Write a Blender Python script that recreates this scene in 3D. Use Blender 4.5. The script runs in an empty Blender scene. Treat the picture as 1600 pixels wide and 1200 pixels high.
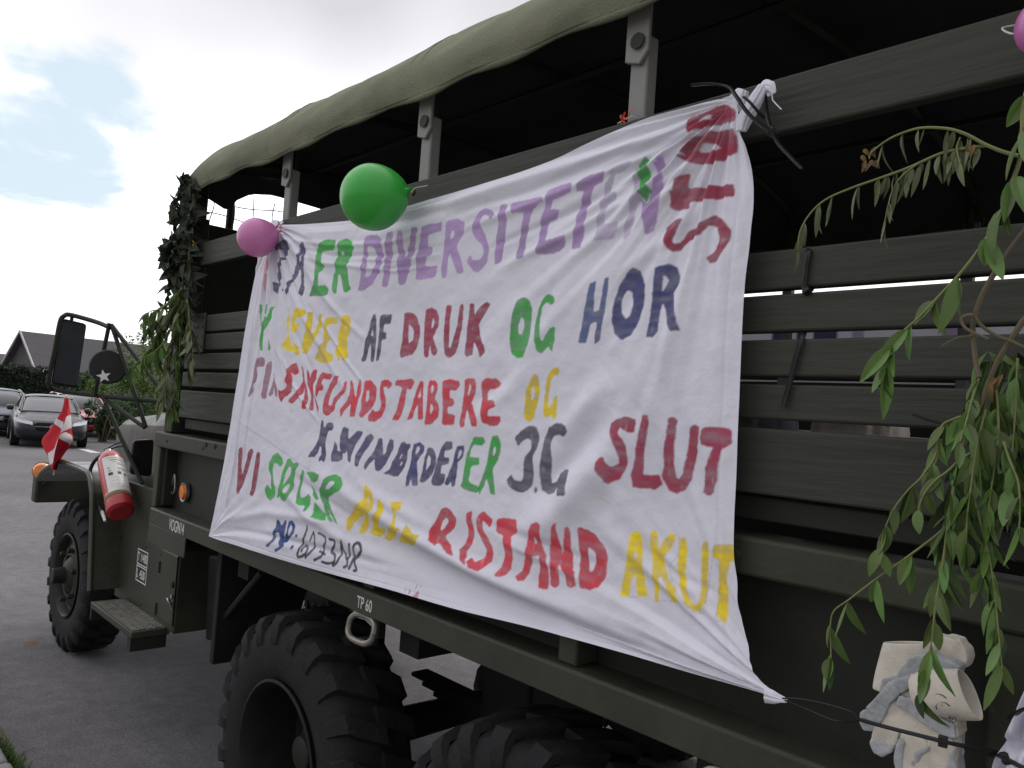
import bpy, math, random
import numpy as np
from mathutils import Vector, Matrix
R = math.radians
scene = bpy.context.scene
COL = scene.collection
random.seed(7); RNG = np.random.default_rng(7)

# ------------------------------------------------------------------ camera
# truck runs along X (nose towards -X), its near side is the plane Y=0, road is Z=0
FPX = 1230.0; CX, CY = 800.0, 600.0
CAM = np.array([0.0, -1.4, 1.8])
def _axes(vp=(-345, 568), s=0.07):
    F = np.array([vp[0]-CX, -(vp[1]-CY), -FPX]); F /= np.linalg.norm(F)
    g = np.array([vp[0]+1000-CX, -(vp[1]+1000*s-CY), -FPX])
    up = np.cross(g, F); up /= np.linalg.norm(up)
    if up[1] < 0: up = -up
    X = -F
    return np.stack([X, np.cross(up, X), up])
RW = _axes()                       # rows: world axes seen in camera space
cam_d = bpy.data.cameras.new("camera"); cam = bpy.data.objects.new("camera", cam_d); COL.objects.link(cam)
cam_d.sensor_width = 36.0; cam_d.lens = FPX/1600*36.0
cam_d.clip_start = 0.02; cam_d.clip_end = 3000
m4 = Matrix([[*RW[i], CAM[i]] for i in range(3)] + [[0, 0, 0, 1]])
cam.matrix_world = m4
scene.camera = cam

# photogrammetry: a point measured in the photograph put on a plane of the place
def ray(p): return RW @ np.array([p[0]-CX, -(p[1]-CY), -FPX])
def S(p, Y=0.0):
    d = ray(p); return Vector(CAM + d*((Y-CAM[1])/d[1]))
def SX(p, X):
    d = ray(p); return Vector(CAM + d*((X-CAM[0])/d[0]))
def SG(p, z=0.0):
    d = ray(p); return Vector(CAM + d*((z-CAM[2])/d[2]))
def SD(p, dep): return Vector(CAM + ray(p)*(dep/FPX))
def depth(v): return float(-(RW.T @ (np.array(v)-CAM))[2])

# ------------------------------------------------------------------ world: broken overcast
SUN_EL, SUN_AZ = R(52), R(118)     # azimuth counted from +X towards +Y
sun_dir = Vector((math.cos(SUN_AZ)*math.cos(SUN_EL), math.sin(SUN_AZ)*math.cos(SUN_EL), math.sin(SUN_EL)))
world = bpy.data.worlds.new("World"); scene.world = world; world.use_nodes = True
nt = world.node_tree; nt.nodes.clear(); N = nt.nodes.new; Lk = nt.links.new
def node(t, tree=None, **kw):
    n = (tree or nt).nodes.new(t)
    for k, v in kw.items(): setattr(n, k, v)
    return n
out = N('ShaderNodeOutputWorld'); bg = N('ShaderNodeBackground'); bg.inputs['Strength'].default_value = 0.1
sky = N('ShaderNodeTexSky'); sky.sky_type = 'NISHITA'; sky.sun_disc = False
sky.sun_elevation = SUN_EL; sky.sun_rotation = R(90) - SUN_AZ
sky.dust_density = 2.0; sky.ozone_density = 1.5
tc = N('ShaderNodeTexCoord'); sep = N('ShaderNodeSeparateXYZ'); Lk(tc.outputs['Generated'], sep.inputs[0])
def mth(op, a, b=None, c=None, clamp=False):
    n = N('ShaderNodeMath'); n.operation = op; n.use_clamp = clamp
    for i, v in enumerate((a, b, c)):
        if v is None: continue
        if isinstance(v, (int, float)): n.inputs[i].default_value = v
        else: Lk(v, n.inputs[i])
    return n.outputs[0]
zz = mth('ADD', mth('MAXIMUM', sep.outputs[2], 0.0), 0.12)
cmb = N('ShaderNodeCombineXYZ')
Lk(mth('DIVIDE', sep.outputs[0], zz), cmb.inputs[0]); Lk(mth('DIVIDE', sep.outputs[1], zz), cmb.inputs[1])
nz = N('ShaderNodeTexNoise'); nz.inputs['Scale'].default_value = 1.9; nz.inputs['Detail'].default_value = 9
nz.inputs['Roughness'].default_value = 0.56; nz.inputs['Distortion'].default_value = 0.35
Lk(cmb.outputs[0], nz.inputs['Vector'])
nz2 = N('ShaderNodeTexNoise'); nz2.inputs['Scale'].default_value = 0.55; nz2.inputs['Detail'].default_value = 7
nz2.inputs['Roughness'].default_value = 0.5
mp2 = N('ShaderNodeMapping'); mp2.inputs['Location'].default_value = (3.1, 5.7, 0); Lk(cmb.outputs[0], mp2.inputs[0]); Lk(mp2.outputs[0], nz2.inputs['Vector'])
def spot(px, rad):                 # a soft patch of sky round a direction
    d = Vector(ray(px)).normalized()
    dp = N('ShaderNodeVectorMath'); dp.operation = 'DOT_PRODUCT'; Lk(tc.outputs['Generated'], dp.inputs[0]); dp.inputs[1].default_value = d
    mr = N('ShaderNodeMapRange'); mr.interpolation_type = 'SMOOTHSTEP'; mr.clamp = True
    mr.inputs[1].default_value = math.cos(R(rad)); mr.inputs[2].default_value = 1.0
    mr.inputs[3].default_value = 0; mr.inputs[4].default_value = 1
    Lk(dp.outputs['Value'], mr.inputs[0]); return mr.outputs[0]
gaps = None
for px, rad, w in (((110, 60), 5, .14), ((60, 190), 7, .20), ((190, 160), 5, .15), ((20, 300), 8, .17), ((230, 330), 5, .10)):
    g = mth('MULTIPLY', spot(px, rad), w); gaps = g if gaps is None else mth('ADD', gaps, g)
cover = mth('SUBTRACT', mth('ADD', nz.outputs[0], 0.17), gaps)
mrc = N('ShaderNodeMapRange'); mrc.interpolation_type = 'SMOOTHSTEP'
mrc.inputs[1].default_value = 0.34; mrc.inputs[2].default_value = 0.54; Lk(cover, mrc.inputs[0])
grey = None
for px, rad, w in (((30, -30), 16, .55), ((330, -60), 15, .5), ((650, -40), 17, .6), ((900, -150), 24, .5), ((120, 520), 10, .2)):
    g = mth('MULTIPLY', spot(px, rad), w); grey = g if grey is None else mth('ADD', grey, g)
greyf = mth('MULTIPLY', grey, mth('ADD', nz2.outputs[0], 0.35), clamp=True)
base = mth('ADD', mth('MULTIPLY', nz2.outputs[0], 0.40), 0.72)
glow = mth('ADD', mth('MULTIPLY', spot((430, 120), 24), 0.25), mth('MULTIPLY', mth('SUBTRACT', spot((500, -300), 115), .45), 0.75))
lum = mth('MULTIPLY', mth('SUBTRACT', mth('ADD', base, glow), mth('MULTIPLY', greyf, 0.95)), 11.6)
cc = N('ShaderNodeCombineXYZ'); Lk(lum, cc.inputs[0]); Lk(mth('MULTIPLY', lum, 0.985), cc.inputs[1]); Lk(mth('MULTIPLY', lum, 1.035), cc.inputs[2])
skb = N('ShaderNodeMixRGB'); skb.blend_type = 'MIX'; skb.inputs[0].default_value = 0.75; Lk(sky.outputs[0], skb.inputs[1]); skb.inputs[2].default_value = (8.2, 9.6, 10.4, 1)
mx = N('ShaderNodeMixRGB'); Lk(mrc.outputs[0], mx.inputs[0]); Lk(skb.outputs[0], mx.inputs[1]); Lk(cc.outputs[0], mx.inputs[2])
Lk(mx.outputs[0], bg.inputs[0]); Lk(bg.outputs[0], out.inputs[0])

sl = bpy.data.lights.new("sun", 'SUN'); sl.energy = 1.1; sl.angle = R(14); sl.color = (1.0, 0.96, 0.9)
so = bpy.data.objects.new("sun", sl); COL.objects.link(so); so.location = (-10, 20, 30)
so.rotation_euler = sun_dir.to_track_quat('Z', 'Y').to_euler()

scene.view_settings.view_transform = 'Standard'; scene.view_settings.look = 'None'
scene.view_settings.exposure = 0.05; scene.view_settings.gamma = 1.0
scene.cycles.max_bounces = 8

# ------------------------------------------------------------------ helpers
def srgb(r, g, b):
    f = lambda c: (c/255/12.92 if c/255 <= .04045 else ((c/255+.055)/1.055)**2.4)
    return (f(r), f(g), f(b))
MATS = {}
def mat(name, col, rough=.6, metal=0., var=.25, scale=6., stretch=(1, 1, 1), bump=.0, bscale=40., spec=.5, coat=0., col2=None, c2t=(.62, .7), dirt=None, trans=0., isl=0.):
    """procedural paint: base colour broken up by two noises, roughness noise, optional worn second colour, bump"""
    m = bpy.data.materials.new(name); m.use_nodes = True; t = m.node_tree; b = t.nodes['Principled BSDF']
    l = t.links.new
    tcn = t.nodes.new('ShaderNodeTexCoord'); mp = t.nodes.new('ShaderNodeMapping'); mp.inputs['Scale'].default_value = stretch
    l(tcn.outputs['Object'], mp.inputs[0])
    n1 = t.nodes.new('ShaderNodeTexNoise'); n1.inputs['Scale'].default_value = scale; n1.inputs['Detail'].default_value = 8; n1.inputs['Roughness'].default_value = .62
    l(mp.outputs[0], n1.inputs['Vector'])
    mr = t.nodes.new('ShaderNodeMapRange'); mr.inputs[1].default_value = .3; mr.inputs[2].default_value = .7
    mr.inputs[3].default_value = 1-var; mr.inputs[4].default_value = 1+var; l(n1.outputs[0], mr.inputs[0])
    vm = t.nodes.new('ShaderNodeVectorMath'); vm.operation = 'SCALE'; vm.inputs[0].default_value = col; l(mr.outputs[0], vm.inputs['Scale'])
    c = vm.outputs[0]
    if col2:
        n2 = t.nodes.new('ShaderNodeTexNoise'); n2.inputs['Scale'].default_value = scale*2.7; n2.inputs['Detail'].default_value = 9; n2.inputs['Roughness'].default_value = .7
        l(mp.outputs[0], n2.inputs['Vector'])
        m2 = t.nodes.new('ShaderNodeMapRange'); m2.inputs[1].default_value = c2t[0]; m2.inputs[2].default_value = c2t[1]; l(n2.outputs[0], m2.inputs[0])
        mxn = t.nodes.new('ShaderNodeMixRGB'); l(m2.outputs[0], mxn.inputs[0]); l(c, mxn.inputs[1]); mxn.inputs[2].default_value = (*col2, 1); c = mxn.outputs[0]
    if isl:                                           # every leaf a little different
        ge = t.nodes.new('ShaderNodeNewGeometry'); mi = t.nodes.new('ShaderNodeMapRange'); mi.inputs[3].default_value = 1-isl; mi.inputs[4].default_value = 1+isl; l(ge.outputs['Random Per Island'], mi.inputs[0])
        vi = t.nodes.new('ShaderNodeVectorMath'); vi.operation = 'SCALE'; l(c, vi.inputs[0]); l(mi.outputs[0], vi.inputs['Scale']); hs = t.nodes.new('ShaderNodeHueSaturation')
        mh = t.nodes.new('ShaderNodeMapRange'); mh.inputs[3].default_value = .47; mh.inputs[4].default_value = .515; l(ge.outputs['Random Per Island'], mh.inputs[0]); l(mh.outputs[0], hs.inputs['Hue']); l(vi.outputs[0], hs.inputs['Color']); c = hs.outputs[0]
    l(c, b.inputs['Base Color'])
    r = t.nodes.new('ShaderNodeMapRange'); r.inputs[1].default_value = .3; r.inputs[2].default_value = .7
    r.inputs[3].default_value = max(.02, rough-.1); r.inputs[4].default_value = min(1, rough+.12); l(n1.outputs[0], r.inputs[0]); l(r.outputs[0], b.inputs['Roughness'])
    b.inputs['Metallic'].default_value = metal; b.inputs['Specular IOR Level'].default_value = spec
    if coat: b.inputs['Coat Weight'].default_value = coat; b.inputs['Coat Roughness'].default_value = .05
    if bump:
        n3 = t.nodes.new('ShaderNodeTexNoise'); n3.inputs['Scale'].default_value = bscale; n3.inputs['Detail'].default_value = 6; l(mp.outputs[0], n3.inputs['Vector'])
        bp = t.nodes.new('ShaderNodeBump'); bp.inputs['Strength'].default_value = bump; bp.inputs['Distance'].default_value = .02
        l(n3.outputs[0], bp.inputs['Height']); l(bp.outputs[0], b.inputs['Normal'])
    if trans:
        tr = t.nodes.new('ShaderNodeBsdfTranslucent'); l(c, tr.inputs[0]); ms = t.nodes.new('ShaderNodeMixShader'); ms.inputs[0].default_value = trans
        l(b.outputs[0], ms.inputs[1]); l(tr.outputs[0], ms.inputs[2]); l(ms.outputs[0], t.nodes['Material Output'].inputs[0])
    MATS[name] = m; return m

OLIVE = mat('olive_steel', (.037, .041, .028), .5, var=.25, scale=4, col2=(.095, .09, .075), c2t=(.64, .76), bump=.08, bscale=60, spec=.22)
OLIVEW = mat('olive_wood', (.041, .044, .035), .6, var=.2, scale=9, stretch=(.10, 1, 1), col2=(.105, .10, .08), c2t=(.67, .78), bump=.22, bscale=45, spec=.22)
OLIVED = mat('dark_olive_steel', (.021, .023, .018), .55, var=.2, scale=5, bump=.06, spec=.22)
FENDER = mat('olive_fender', (.045, .050, .036), .28, var=.2, scale=7, col2=(.10, .105, .09), c2t=(.66, .8), spec=.55)
POSTM = mat('grey_olive_post', (.19, .19, .18), .55, var=.2, scale=10, col2=(.06, .06, .055), c2t=(.66, .76))
CHASSIS = mat('chassis_black', (.012, .012, .012), .7, var=.3, scale=8, spec=.22)
HOODM = mat('olive_hood', (.040, .045, .032), .42, var=.2, scale=5, col2=(.09, .09, .075), c2t=(.66, .8), spec=.35)
RUBBER = mat('tyre_rubber', (.0125, .0125, .0135), .75, var=.35, scale=14, bump=.2, bscale=90, col2=(.034, .032, .03), c2t=(.6, .8), spec=.22)
INSHADE = mat('canvas_inner_shade', (.055, .054, .060), .95, var=.2, scale=3, bump=.2, bscale=120, spec=.1)  # canvas darkened to paint in the shade inside the cover
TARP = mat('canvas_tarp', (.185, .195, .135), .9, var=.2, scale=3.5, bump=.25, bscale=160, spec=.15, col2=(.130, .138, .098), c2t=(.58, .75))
BLACKP = mat('black_plastic', (.012, .012, .013), .4, var=.2, scale=20, spec=.3)
STEEL = mat('bare_steel', (.35, .35, .34), .35, metal=.9, var=.2, scale=25)
REDP = mat('red_enamel', (.42, .022, .026), .28, var=.1, scale=12, coat=.3)
WHITEP = mat('white_print', (.72, .72, .72), .55, var=.05, scale=20)
INK = mat('dark_print', (.03, .03, .035), .6, var=.1)
STENCIL = mat('stencil_white', (.55, .55, .54), .7, var=.2, scale=60)
AMBER = mat('amber_lens', (.75, .20, .012), .15, var=.08, scale=30, coat=.5)
GLASS = mat('dark_glass', (.02, .024, .028), .06, var=.1, spec=.9)
MIRROR = mat('mirror_glass', (.045, .048, .055), .12, var=.15, spec=.8)

class MB:
    def __init__(s): s.v = []; s.f = []
    def add(s, vs, fs):
        o = len(s.v); s.v += [Vector(v) for v in vs]; s.f += [tuple(i+o for i in f) for f in fs]
    def box(s, a, b):
        x0, y0, z0 = (min(a[i], b[i]) for i in range(3)); x1, y1, z1 = (max(a[i], b[i]) for i in range(3))
        s.add([(x0, y0, z0), (x1, y0, z0), (x1, y1, z0), (x0, y1, z0), (x0, y0, z1), (x1, y0, z1), (x1, y1, z1), (x0, y1, z1)],
              [(0, 3, 2, 1), (4, 5, 6, 7), (0, 1, 5, 4), (1, 2, 6, 5), (2, 3, 7, 6), (3, 0, 4, 7)]); return s
    def obox(s, o, ax, ay, az):           # centre and three half axes
        o, ax, ay, az = map(Vector, (o, ax, ay, az))
        if ax.cross(ay).dot(az) < 0: az = -az
        vs = [o+sx*ax+sy*ay+sz*az for sz in (-1, 1) for sx, sy in ((-1, -1), (1, -1), (1, 1), (-1, 1))]
        s.add(vs, [(0, 3, 2, 1), (4, 5, 6, 7), (0, 1, 5, 4), (1, 2, 6, 5), (2, 3, 7, 6), (3, 0, 4, 7)]); return s
    def prism(s, poly, ext):              # 3-D polygon pushed along a vector
        poly = [Vector(p) for p in poly]; ext = Vector(ext); n = len(poly)
        s.add(poly+[p+ext for p in poly], [tuple(range(n))[::-1], tuple(range(n, 2*n))]+[(i, (i+1) % n, n+(i+1) % n, n+i) for i in range(n)]); return s
    def loft(s, rings, cap=True, closed=True):
        n = len(rings[0]); vs = [p for r in rings for p in r]; fs = []
        for k in range(len(rings)-1):
            for i in range(n if closed else n-1):
                j = (i+1) % n; fs.append((k*n+i, k*n+j, (k+1)*n+j, (k+1)*n+i))
        if cap and closed: fs.append(tuple(range(n))[::-1]); fs.append(tuple((len(rings)-1)*n+i for i in range(n)))
        s.add(vs, fs); return s
    def tube(s, pts, r, n=8, cap=True, flat=None):
        pts = [Vector(p) for p in pts]; rs = r if isinstance(r, (list, tuple)) else [r]*len(pts)
        rings = []; up = None
        for i, p in enumerate(pts):
            t = (pts[min(i+1, len(pts)-1)]-pts[max(i-1, 0)]).normalized()
            if up is None:
                up = Vector((0, 0, 1)) if abs(t.z) < .9 else Vector((1, 0, 0))
            a = t.cross(up).normalized(); b = a.cross(t).normalized(); up = b
            fa, fb = flat if flat else (1, 1)
            rings.append([p+(a*math.cos(q)*fa+b*math.sin(q)*fb)*rs[i] for q in (2*math.pi*k/n for k in range(n))])
        s.loft(rings, cap); return s
    def lathe(s, prof, o, ax, n=32, closed=False, cap=True):   # profile (radius, along)
        o = Vector(o); ax = Vector(ax).normalized(); a = ax.orthogonal().normalized(); b = ax.cross(a)
        rings = [[o+ax*h+(a*math.cos(q)+b*math.sin(q))*max(r, 1e-4) for q in (2*math.pi*k/n for k in range(n))] for r, h in prof]
        s.loft(rings, cap=cap and not closed)
        if closed:
            base = len(s.v)-n*len(prof); L = len(prof)-1
            for i in range(n):
                j = (i+1) % n; s.f.append((base+L*n+i, base+L*n+j, base+j, base+i))
        return s
    def grid(s, fn, nu, nv):
        vs = [fn(i/nu, j/nv) for j in range(nv+1) for i in range(nu+1)]
        s.add(vs, [(j*(nu+1)+i, j*(nu+1)+i+1, (j+1)*(nu+1)+i+1, (j+1)*(nu+1)+i) for j in range(nv) for i in range(nu)]); return s
    def leaf(s, p, d, n, L, W, curl=.15, fold=.25, seg=5):
        p, d, n = Vector(p), Vector(d).normalized(), Vector(n)
        side = d.cross(n)
        if side.length < 1e-3: side = d.orthogonal()
        side.normalize(); n = side.cross(d).normalized()
        vs = []; fs = []
        for i in range(seg+1):
            t = i/seg; w = W*.5*(math.sin(math.pi*min(1, t*.93+.05))**.8)*(1-.25*t) if 0 < i < seg else W*.03
            c = p+d*(L*t)+n*(-curl*L*t*t)
            vs += [c-side*w+n*(w*fold), c, c+side*w+n*(w*fold)]
        for i in range(seg):
            a = 3*i; fs += [(a, a+1, a+4, a+3), (a+1, a+2, a+5, a+4)]
        s.add(vs, fs); return s
    def build(s, name, m, parent=None, bevel=0, smooth=35, seg=2):
        org = ORG.get(parent.name, Vector()) if parent else Vector()
        me = bpy.data.meshes.new(name); me.from_pydata([v-org for v in s.v], [], s.f); me.validate()
        me.update()
        import bmesh
        if bevel:
            bm = bmesh.new(); bm.from_mesh(me); bmesh.ops.recalc_face_normals(bm, faces=bm.faces); bm.to_mesh(me); bm.free()
        for q in (m if isinstance(m, (list, tuple)) else [m]): me.materials.append(q)
        o = bpy.data.objects.new(name, me); COL.objects.link(o)
        if smooth:
            me.shade_smooth(); me.set_sharp_from_angle(angle=R(smooth))
        if bevel:
            b = o.modifiers.new('bevel', 'BEVEL'); b.width = bevel; b.segments = seg; b.limit_method = 'ANGLE'; b.angle_limit = R(40)
        if parent: o.parent = parent
        ORG[o.name] = org
        return o
ORG = {}
def thing(name, label, cat, loc, group=None):
    o = bpy.data.objects.new(name, None); COL.objects.link(o); o.location = loc; o.empty_display_size = .1
    o['label'] = label; o['category'] = cat
    if group: o['group'] = group
    ORG[o.name] = Vector(loc); return o
def tag(o, label, cat, group=None):
    o['label'] = label; o['category'] = cat
    if group: o['group'] = group
    return o
def recenter(o, loc):                     # put a single-mesh thing's origin at its base
    loc = Vector(loc); o.data.transform(Matrix.Translation(-loc)); o.location = loc; return o
def lerp(a, b, t): return a+(b-a)*t
def smoothpath(pts, n=6):                 # Catmull-Rom through the points
    pts = [Vector(p) for p in pts]; o = []
    for i in range(len(pts)-1):
        p0, p1, p2, p3 = pts[max(i-1, 0)], pts[i], pts[i+1], pts[min(i+2, len(pts)-1)]
        for k in range(n):
            t = k/n; o.append(.5*((2*p1)+(p2-p0)*t+(2*p0-5*p1+4*p2-p3)*t*t+(3*p1-p0-3*p2+p3)*t**3))
    return o+[pts[-1]]
def text(s, p, ux, uz, h, m, parent, name='lettering', font_aspect=1.0, thick=.0012):
    """stencilled words as a thin raised mesh: lower-left corner p, reading along ux, up uz, letter height h"""
    c = bpy.data.curves.new(name, 'FONT'); c.body = s; c.size = 1.0; c.extrude = 0.02
    tmp = bpy.data.objects.new('tmp', c); COL.objects.link(tmp)
    dg = bpy.context.evaluated_depsgraph_get(); me = bpy.data.meshes.new_from_object(tmp.evaluated_get(dg))
    bpy.data.objects.remove(tmp); bpy.data.curves.remove(c)
    ux, uz = Vector(ux).normalized(), Vector(uz).normalized(); un = ux.cross(uz); org = ORG.get(parent.name, Vector())
    k = h/.69
    for v in me.vertices:
        q = v.co.copy(); v.co = Vector(p)-org+ux*(q.x*k*font_aspect)+uz*(q.y*k)+un*(q.z*thick/.02)
    me.materials.append(m); o = bpy.data.objects.new(name, me); COL.objects.link(o); o.parent = parent; ORG[o.name] = org
    return o
# ------------------------------------------------------------------ ground
def gmat():
    m = bpy.data.materials.new('asphalt'); m.use_nodes = True; t = m.node_tree; b = t.nodes['Principled BSDF']; l = t.links.new
    tcn = t.nodes.new('ShaderNodeTexCoord')
    def nz(sc, det, ro=.6):
        n = t.nodes.new('ShaderNodeTexNoise'); n.inputs['Scale'].default_value = sc; n.inputs['Detail'].default_value = det; n.inputs['Roughness'].default_value = ro
        l(tcn.outputs['Object'], n.inputs['Vector']); return n
    a, f_, g = nz(.45, 5), nz(160, 3), nz(9, 6)
    r = t.nodes.new('ShaderNodeValToRGB'); r.color_ramp.elements[0].position = .3; r.color_ramp.elements[1].position = .72
    r.color_ramp.elements[0].color = (.082, .080, .086, 1); r.color_ramp.elements[1].color = (.142, .138, .145, 1); l(a.outputs[0], r.inputs[0])
    r2 = t.nodes.new('ShaderNodeValToRGB'); r2.color_ramp.elements[0].position = .32; r2.color_ramp.elements[1].position = .75
    r2.color_ramp.elements[0].color = (.45, .45, .45, 1); r2.color_ramp.elements[1].color = (1.6, 1.55, 1.5, 1); l(f_.outputs[0], r2.inputs[0])
    r3 = t.nodes.new('ShaderNodeMapRange'); r3.inputs[1].default_value = .3; r3.inputs[2].default_value = .7; r3.inputs[3].default_value = .8; r3.inputs[4].default_value = 1.2; l(g.outputs[0], r3.inputs[0])
    mx1 = t.nodes.new('ShaderNodeMixRGB'); mx1.blend_type = 'MULTIPLY'; mx1.inputs[0].default_value = 1; l(r.outputs[0], mx1.inputs[1]); l(r2.outputs[0], mx1.inputs[2])
    vs = t.nodes.new('ShaderNodeVectorMath'); vs.operation = 'SCALE'; l(mx1.outputs[0], vs.inputs[0]); l(r3.outputs[0], vs.inputs['Scale'])
    l(vs.outputs[0], b.inputs['Base Color']); b.inputs['Roughness'].default_value = .85
    bp = t.nodes.new('ShaderNodeBump'); bp.inputs['Strength'].default_value = .5; bp.inputs['Distance'].default_value = .008; l(f_.outputs[0], bp.inputs['Height']); l(bp.outputs[0], b.inputs['Normal'])
    return m
ASPH = gmat()
SOIL = mat('verge_soil', (.11, .10, .055), .95, var=.4, scale=1.2, col2=(.09, .11, .035), c2t=(.45, .6), bump=.5, bscale=8)
STONE = mat('kerb_stone', (.20, .19, .19), .9, var=.2, scale=6, bump=.3, bscale=40)
mb = MB(); mb.add([(-900, -900, 0), (900, -900, 0), (900, 900, 0), (-900, 900, 0)], [(0, 1, 2, 3)])
mb.build('ground', SOIL)['kind'] = 'structure'
mb = MB(); mb.add([(-130, -.42, .004), (40, -.42, .004), (40, 7.3, .004), (-20, 7.3, .004), (-45, 11.8, .004), (-130, 22, .004)], [(0, 1, 2, 3, 4, 5)])
mb.add([(-130, -.42, .004), (-130, -9, .004), (-8, -9, .004), (-8, -.42, .004)], [(0, 1, 2, 3)])
mb.build('road', ASPH)['kind'] = 'structure'
# kerb stones on the near side
for k in range(-5, 7):
    x0 = -4.08+k*.86; mb = MB(); mb.box((x0, -.72, -.05), (x0+.85, -.505+.006*math.sin(k*2.1), .10))
    o = mb.build('kerb_stone', STONE, None, bevel=.02, seg=3); recenter(o, (x0+.42, -.6, 0))
    tag(o, ['grey kerb stone at the lower left corner of the picture with weeds beside it', 'grey kerb stone in the row along the near road edge'][0 if k == 0 else 1], 'kerb stone', 'kerb stones along the near road edge')
mb = MB(); mb.box((-8, -6, -.05), (12, -.725, .09)); mb.build('pavement', STONE)['kind'] = 'structure'
GRASS = mat('grass_green', (.075, .13, .03), .8, var=.4, scale=3, trans=.25)
DRYG = mat('grass_dry', (.20, .18, .075), .85, var=.4, scale=3, trans=.2)
mb = MB()
for k in range(420):
    x = random.gauss(-4.25, .16) if k < 300 else random.uniform(-4.4, -3.2); y = -.47+random.gauss(0, .02)
    a = random.uniform(0, 6.28); h = random.uniform(.02, .07)
    mb.leaf((x, y, .003), (math.cos(a)*.5, math.sin(a)*.5, 1), (math.sin(a), -math.cos(a), .2), h, .008, .4, .1, 3)
o = mb.build('grass', GRASS); o['kind'] = 'stuff'; o['label'] = 'weeds and grass tufts growing along the kerb'
mb = MB()
for k in range(5200):
    x = random.uniform(-46, -21.5); y0 = 7.3+max(0, (-20-x))*.18; y = y0+random.expovariate(1.0)*.9
    a = random.uniform(0, 6.28); h = random.uniform(.12, .42)
    mb.leaf((x, y, 0), (math.cos(a)*.5, math.sin(a)*.5, 1), (math.sin(a), -math.cos(a), .2), h, .035, .4, .1, 2)
o = mb.build('dry_grass', DRYG); o['kind'] = 'stuff'; o['label'] = 'dry yellowish grass on the verge below the shrubs'
# parking mark on the road
WPAINT = mat('road_paint', (.5, .5, .48), .8, var=.25, scale=6)
a, b = SG((122, 702)), SG((142, 708)); dd = (b-a).normalized(); pp = Vector((-dd.y, dd.x, 0))
mb = MB(); mb.add([a+Vector((0, 0, .008)), b+Vector((0, 0, .008)), b+pp*.25+Vector((0, 0, .008)), a+pp*.25+Vector((0, 0, .008))], [(0, 1, 2, 3)])
o = mb.build('road_marking', WPAINT); o['kind'] = 'structure'
LEAFB = mat('dead_leaf', (.30, .17, .07), .8, var=.3, scale=30)
mb = MB(); p = SG((36, 1007), .012); mb.leaf(p, (.1, 1, .05), (1, 0, 1.4), .10, .03, .1, .3)
o = mb.build('fallen_leaf', LEAFB); recenter(o, p); tag(o, 'brown fallen leaf lying on the road in front of the front wheel', 'leaf')

# ------------------------------------------------------------------ the truck
TR = thing('military_truck', 'olive green military truck with slatted cargo bed and canvas cover', 'truck', (-3.2, 1.22, 0))
HW = 1.22; YF = 2.44                                  # far side plane
def mirY(fn):                                         # build near side and far side of the same thing
    for far in (False, True): fn((lambda y: YF-y) if far else (lambda y: y), far)
BX0, BX1 = -4.0, .62                                  # bed front and rear
ZT0, ZT1 = 2.385, 2.503
PL = [(2.392, 2.503), (2.079, 2.156), (1.996, 2.069), (1.909, 1.981), (1.826, 1.894), (1.680, 1.808)]
def side(Yf, far):
    for k, (z0, z1) in enumerate(PL):
        x0 = -3.80 if k else -3.735
        mb = MB(); mb.box((x0-.006*(k % 3), Yf(0), z0), (BX1, Yf(.032), z1)); mb.build('plank', OLIVEW, TR, bevel=.005)
    mb = MB(); mb.box((-3.80, Yf(.03), 1.626), (BX1, Yf(.062), 1.674)); mb.build('plank', OLIVED, TR, bevel=.004)
    # steel mid rail, panel, sill
    mb = MB(); mb.box((-4.07, Yf(-.012), 1.522), (BX1, Yf(.10), 1.597)); mb.build('side_rail', OLIVE, TR, bevel=.008)
    mb = MB(); mb.box((-4.05, Yf(.075), 1.19), (BX1, Yf(.10), 1.522))
    mb.build('side_panel', OLIVED, TR, bevel=.004)
    for x in (-4.035, -2.98, -2.1, -1.25, -.35):
        mb = MB(); mb.box((x-.03, Yf(-.002), 1.226), (x+.03, Yf(.075), 1.522)); mb.build('side_rib', OLIVE, TR, bevel=.006)
    mb = MB(); mb.prism([(BX1, Yf(y), z) for y, z in ((-.02, 1.150), (-.02, 1.220), (-.014, 1.226), (.08, 1.226), (.08, 1.205), (.0, 1.2), (.0, 1.150))], (-4.02-BX1, 0, 0))
    mb.build('sill', OLIVE, TR, bevel=.003)
    # posts with bow sockets
    for k, x in enumerate((-2.947, -2.02, -1.179, -.28, .55)):
        mb = MB(); mb.box((x-.026, Yf(.034), 1.53), (x+.026, Yf(.075), 2.72)); 
        mb.build('post', POSTM, TR, bevel=.006)
        mb = MB(); w = .034
        mb.prism([(x-w, Yf(.022), 2.66), (x+w*.3, Yf(.022), 2.645), (x+w, Yf(.022), 2.675), (x+w, Yf(.022), 2.79), (x-w, Yf(.022), 2.79)], (0, (.012 if not far else -.012), 0))
        br = mb.build('bow_bracket', POSTM, TR, bevel=.003)
        mb = MB(); mb.lathe([(.0, -.012), (.012, -.010), (.014, 0), (.02, .001), (.02, .004), (0, .004)], (x+.006, Yf(.018), 2.70), (0, 1 if far else -1, 0), 10); mb.build('bolt', OLIVED, br)
mirY(side)
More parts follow.
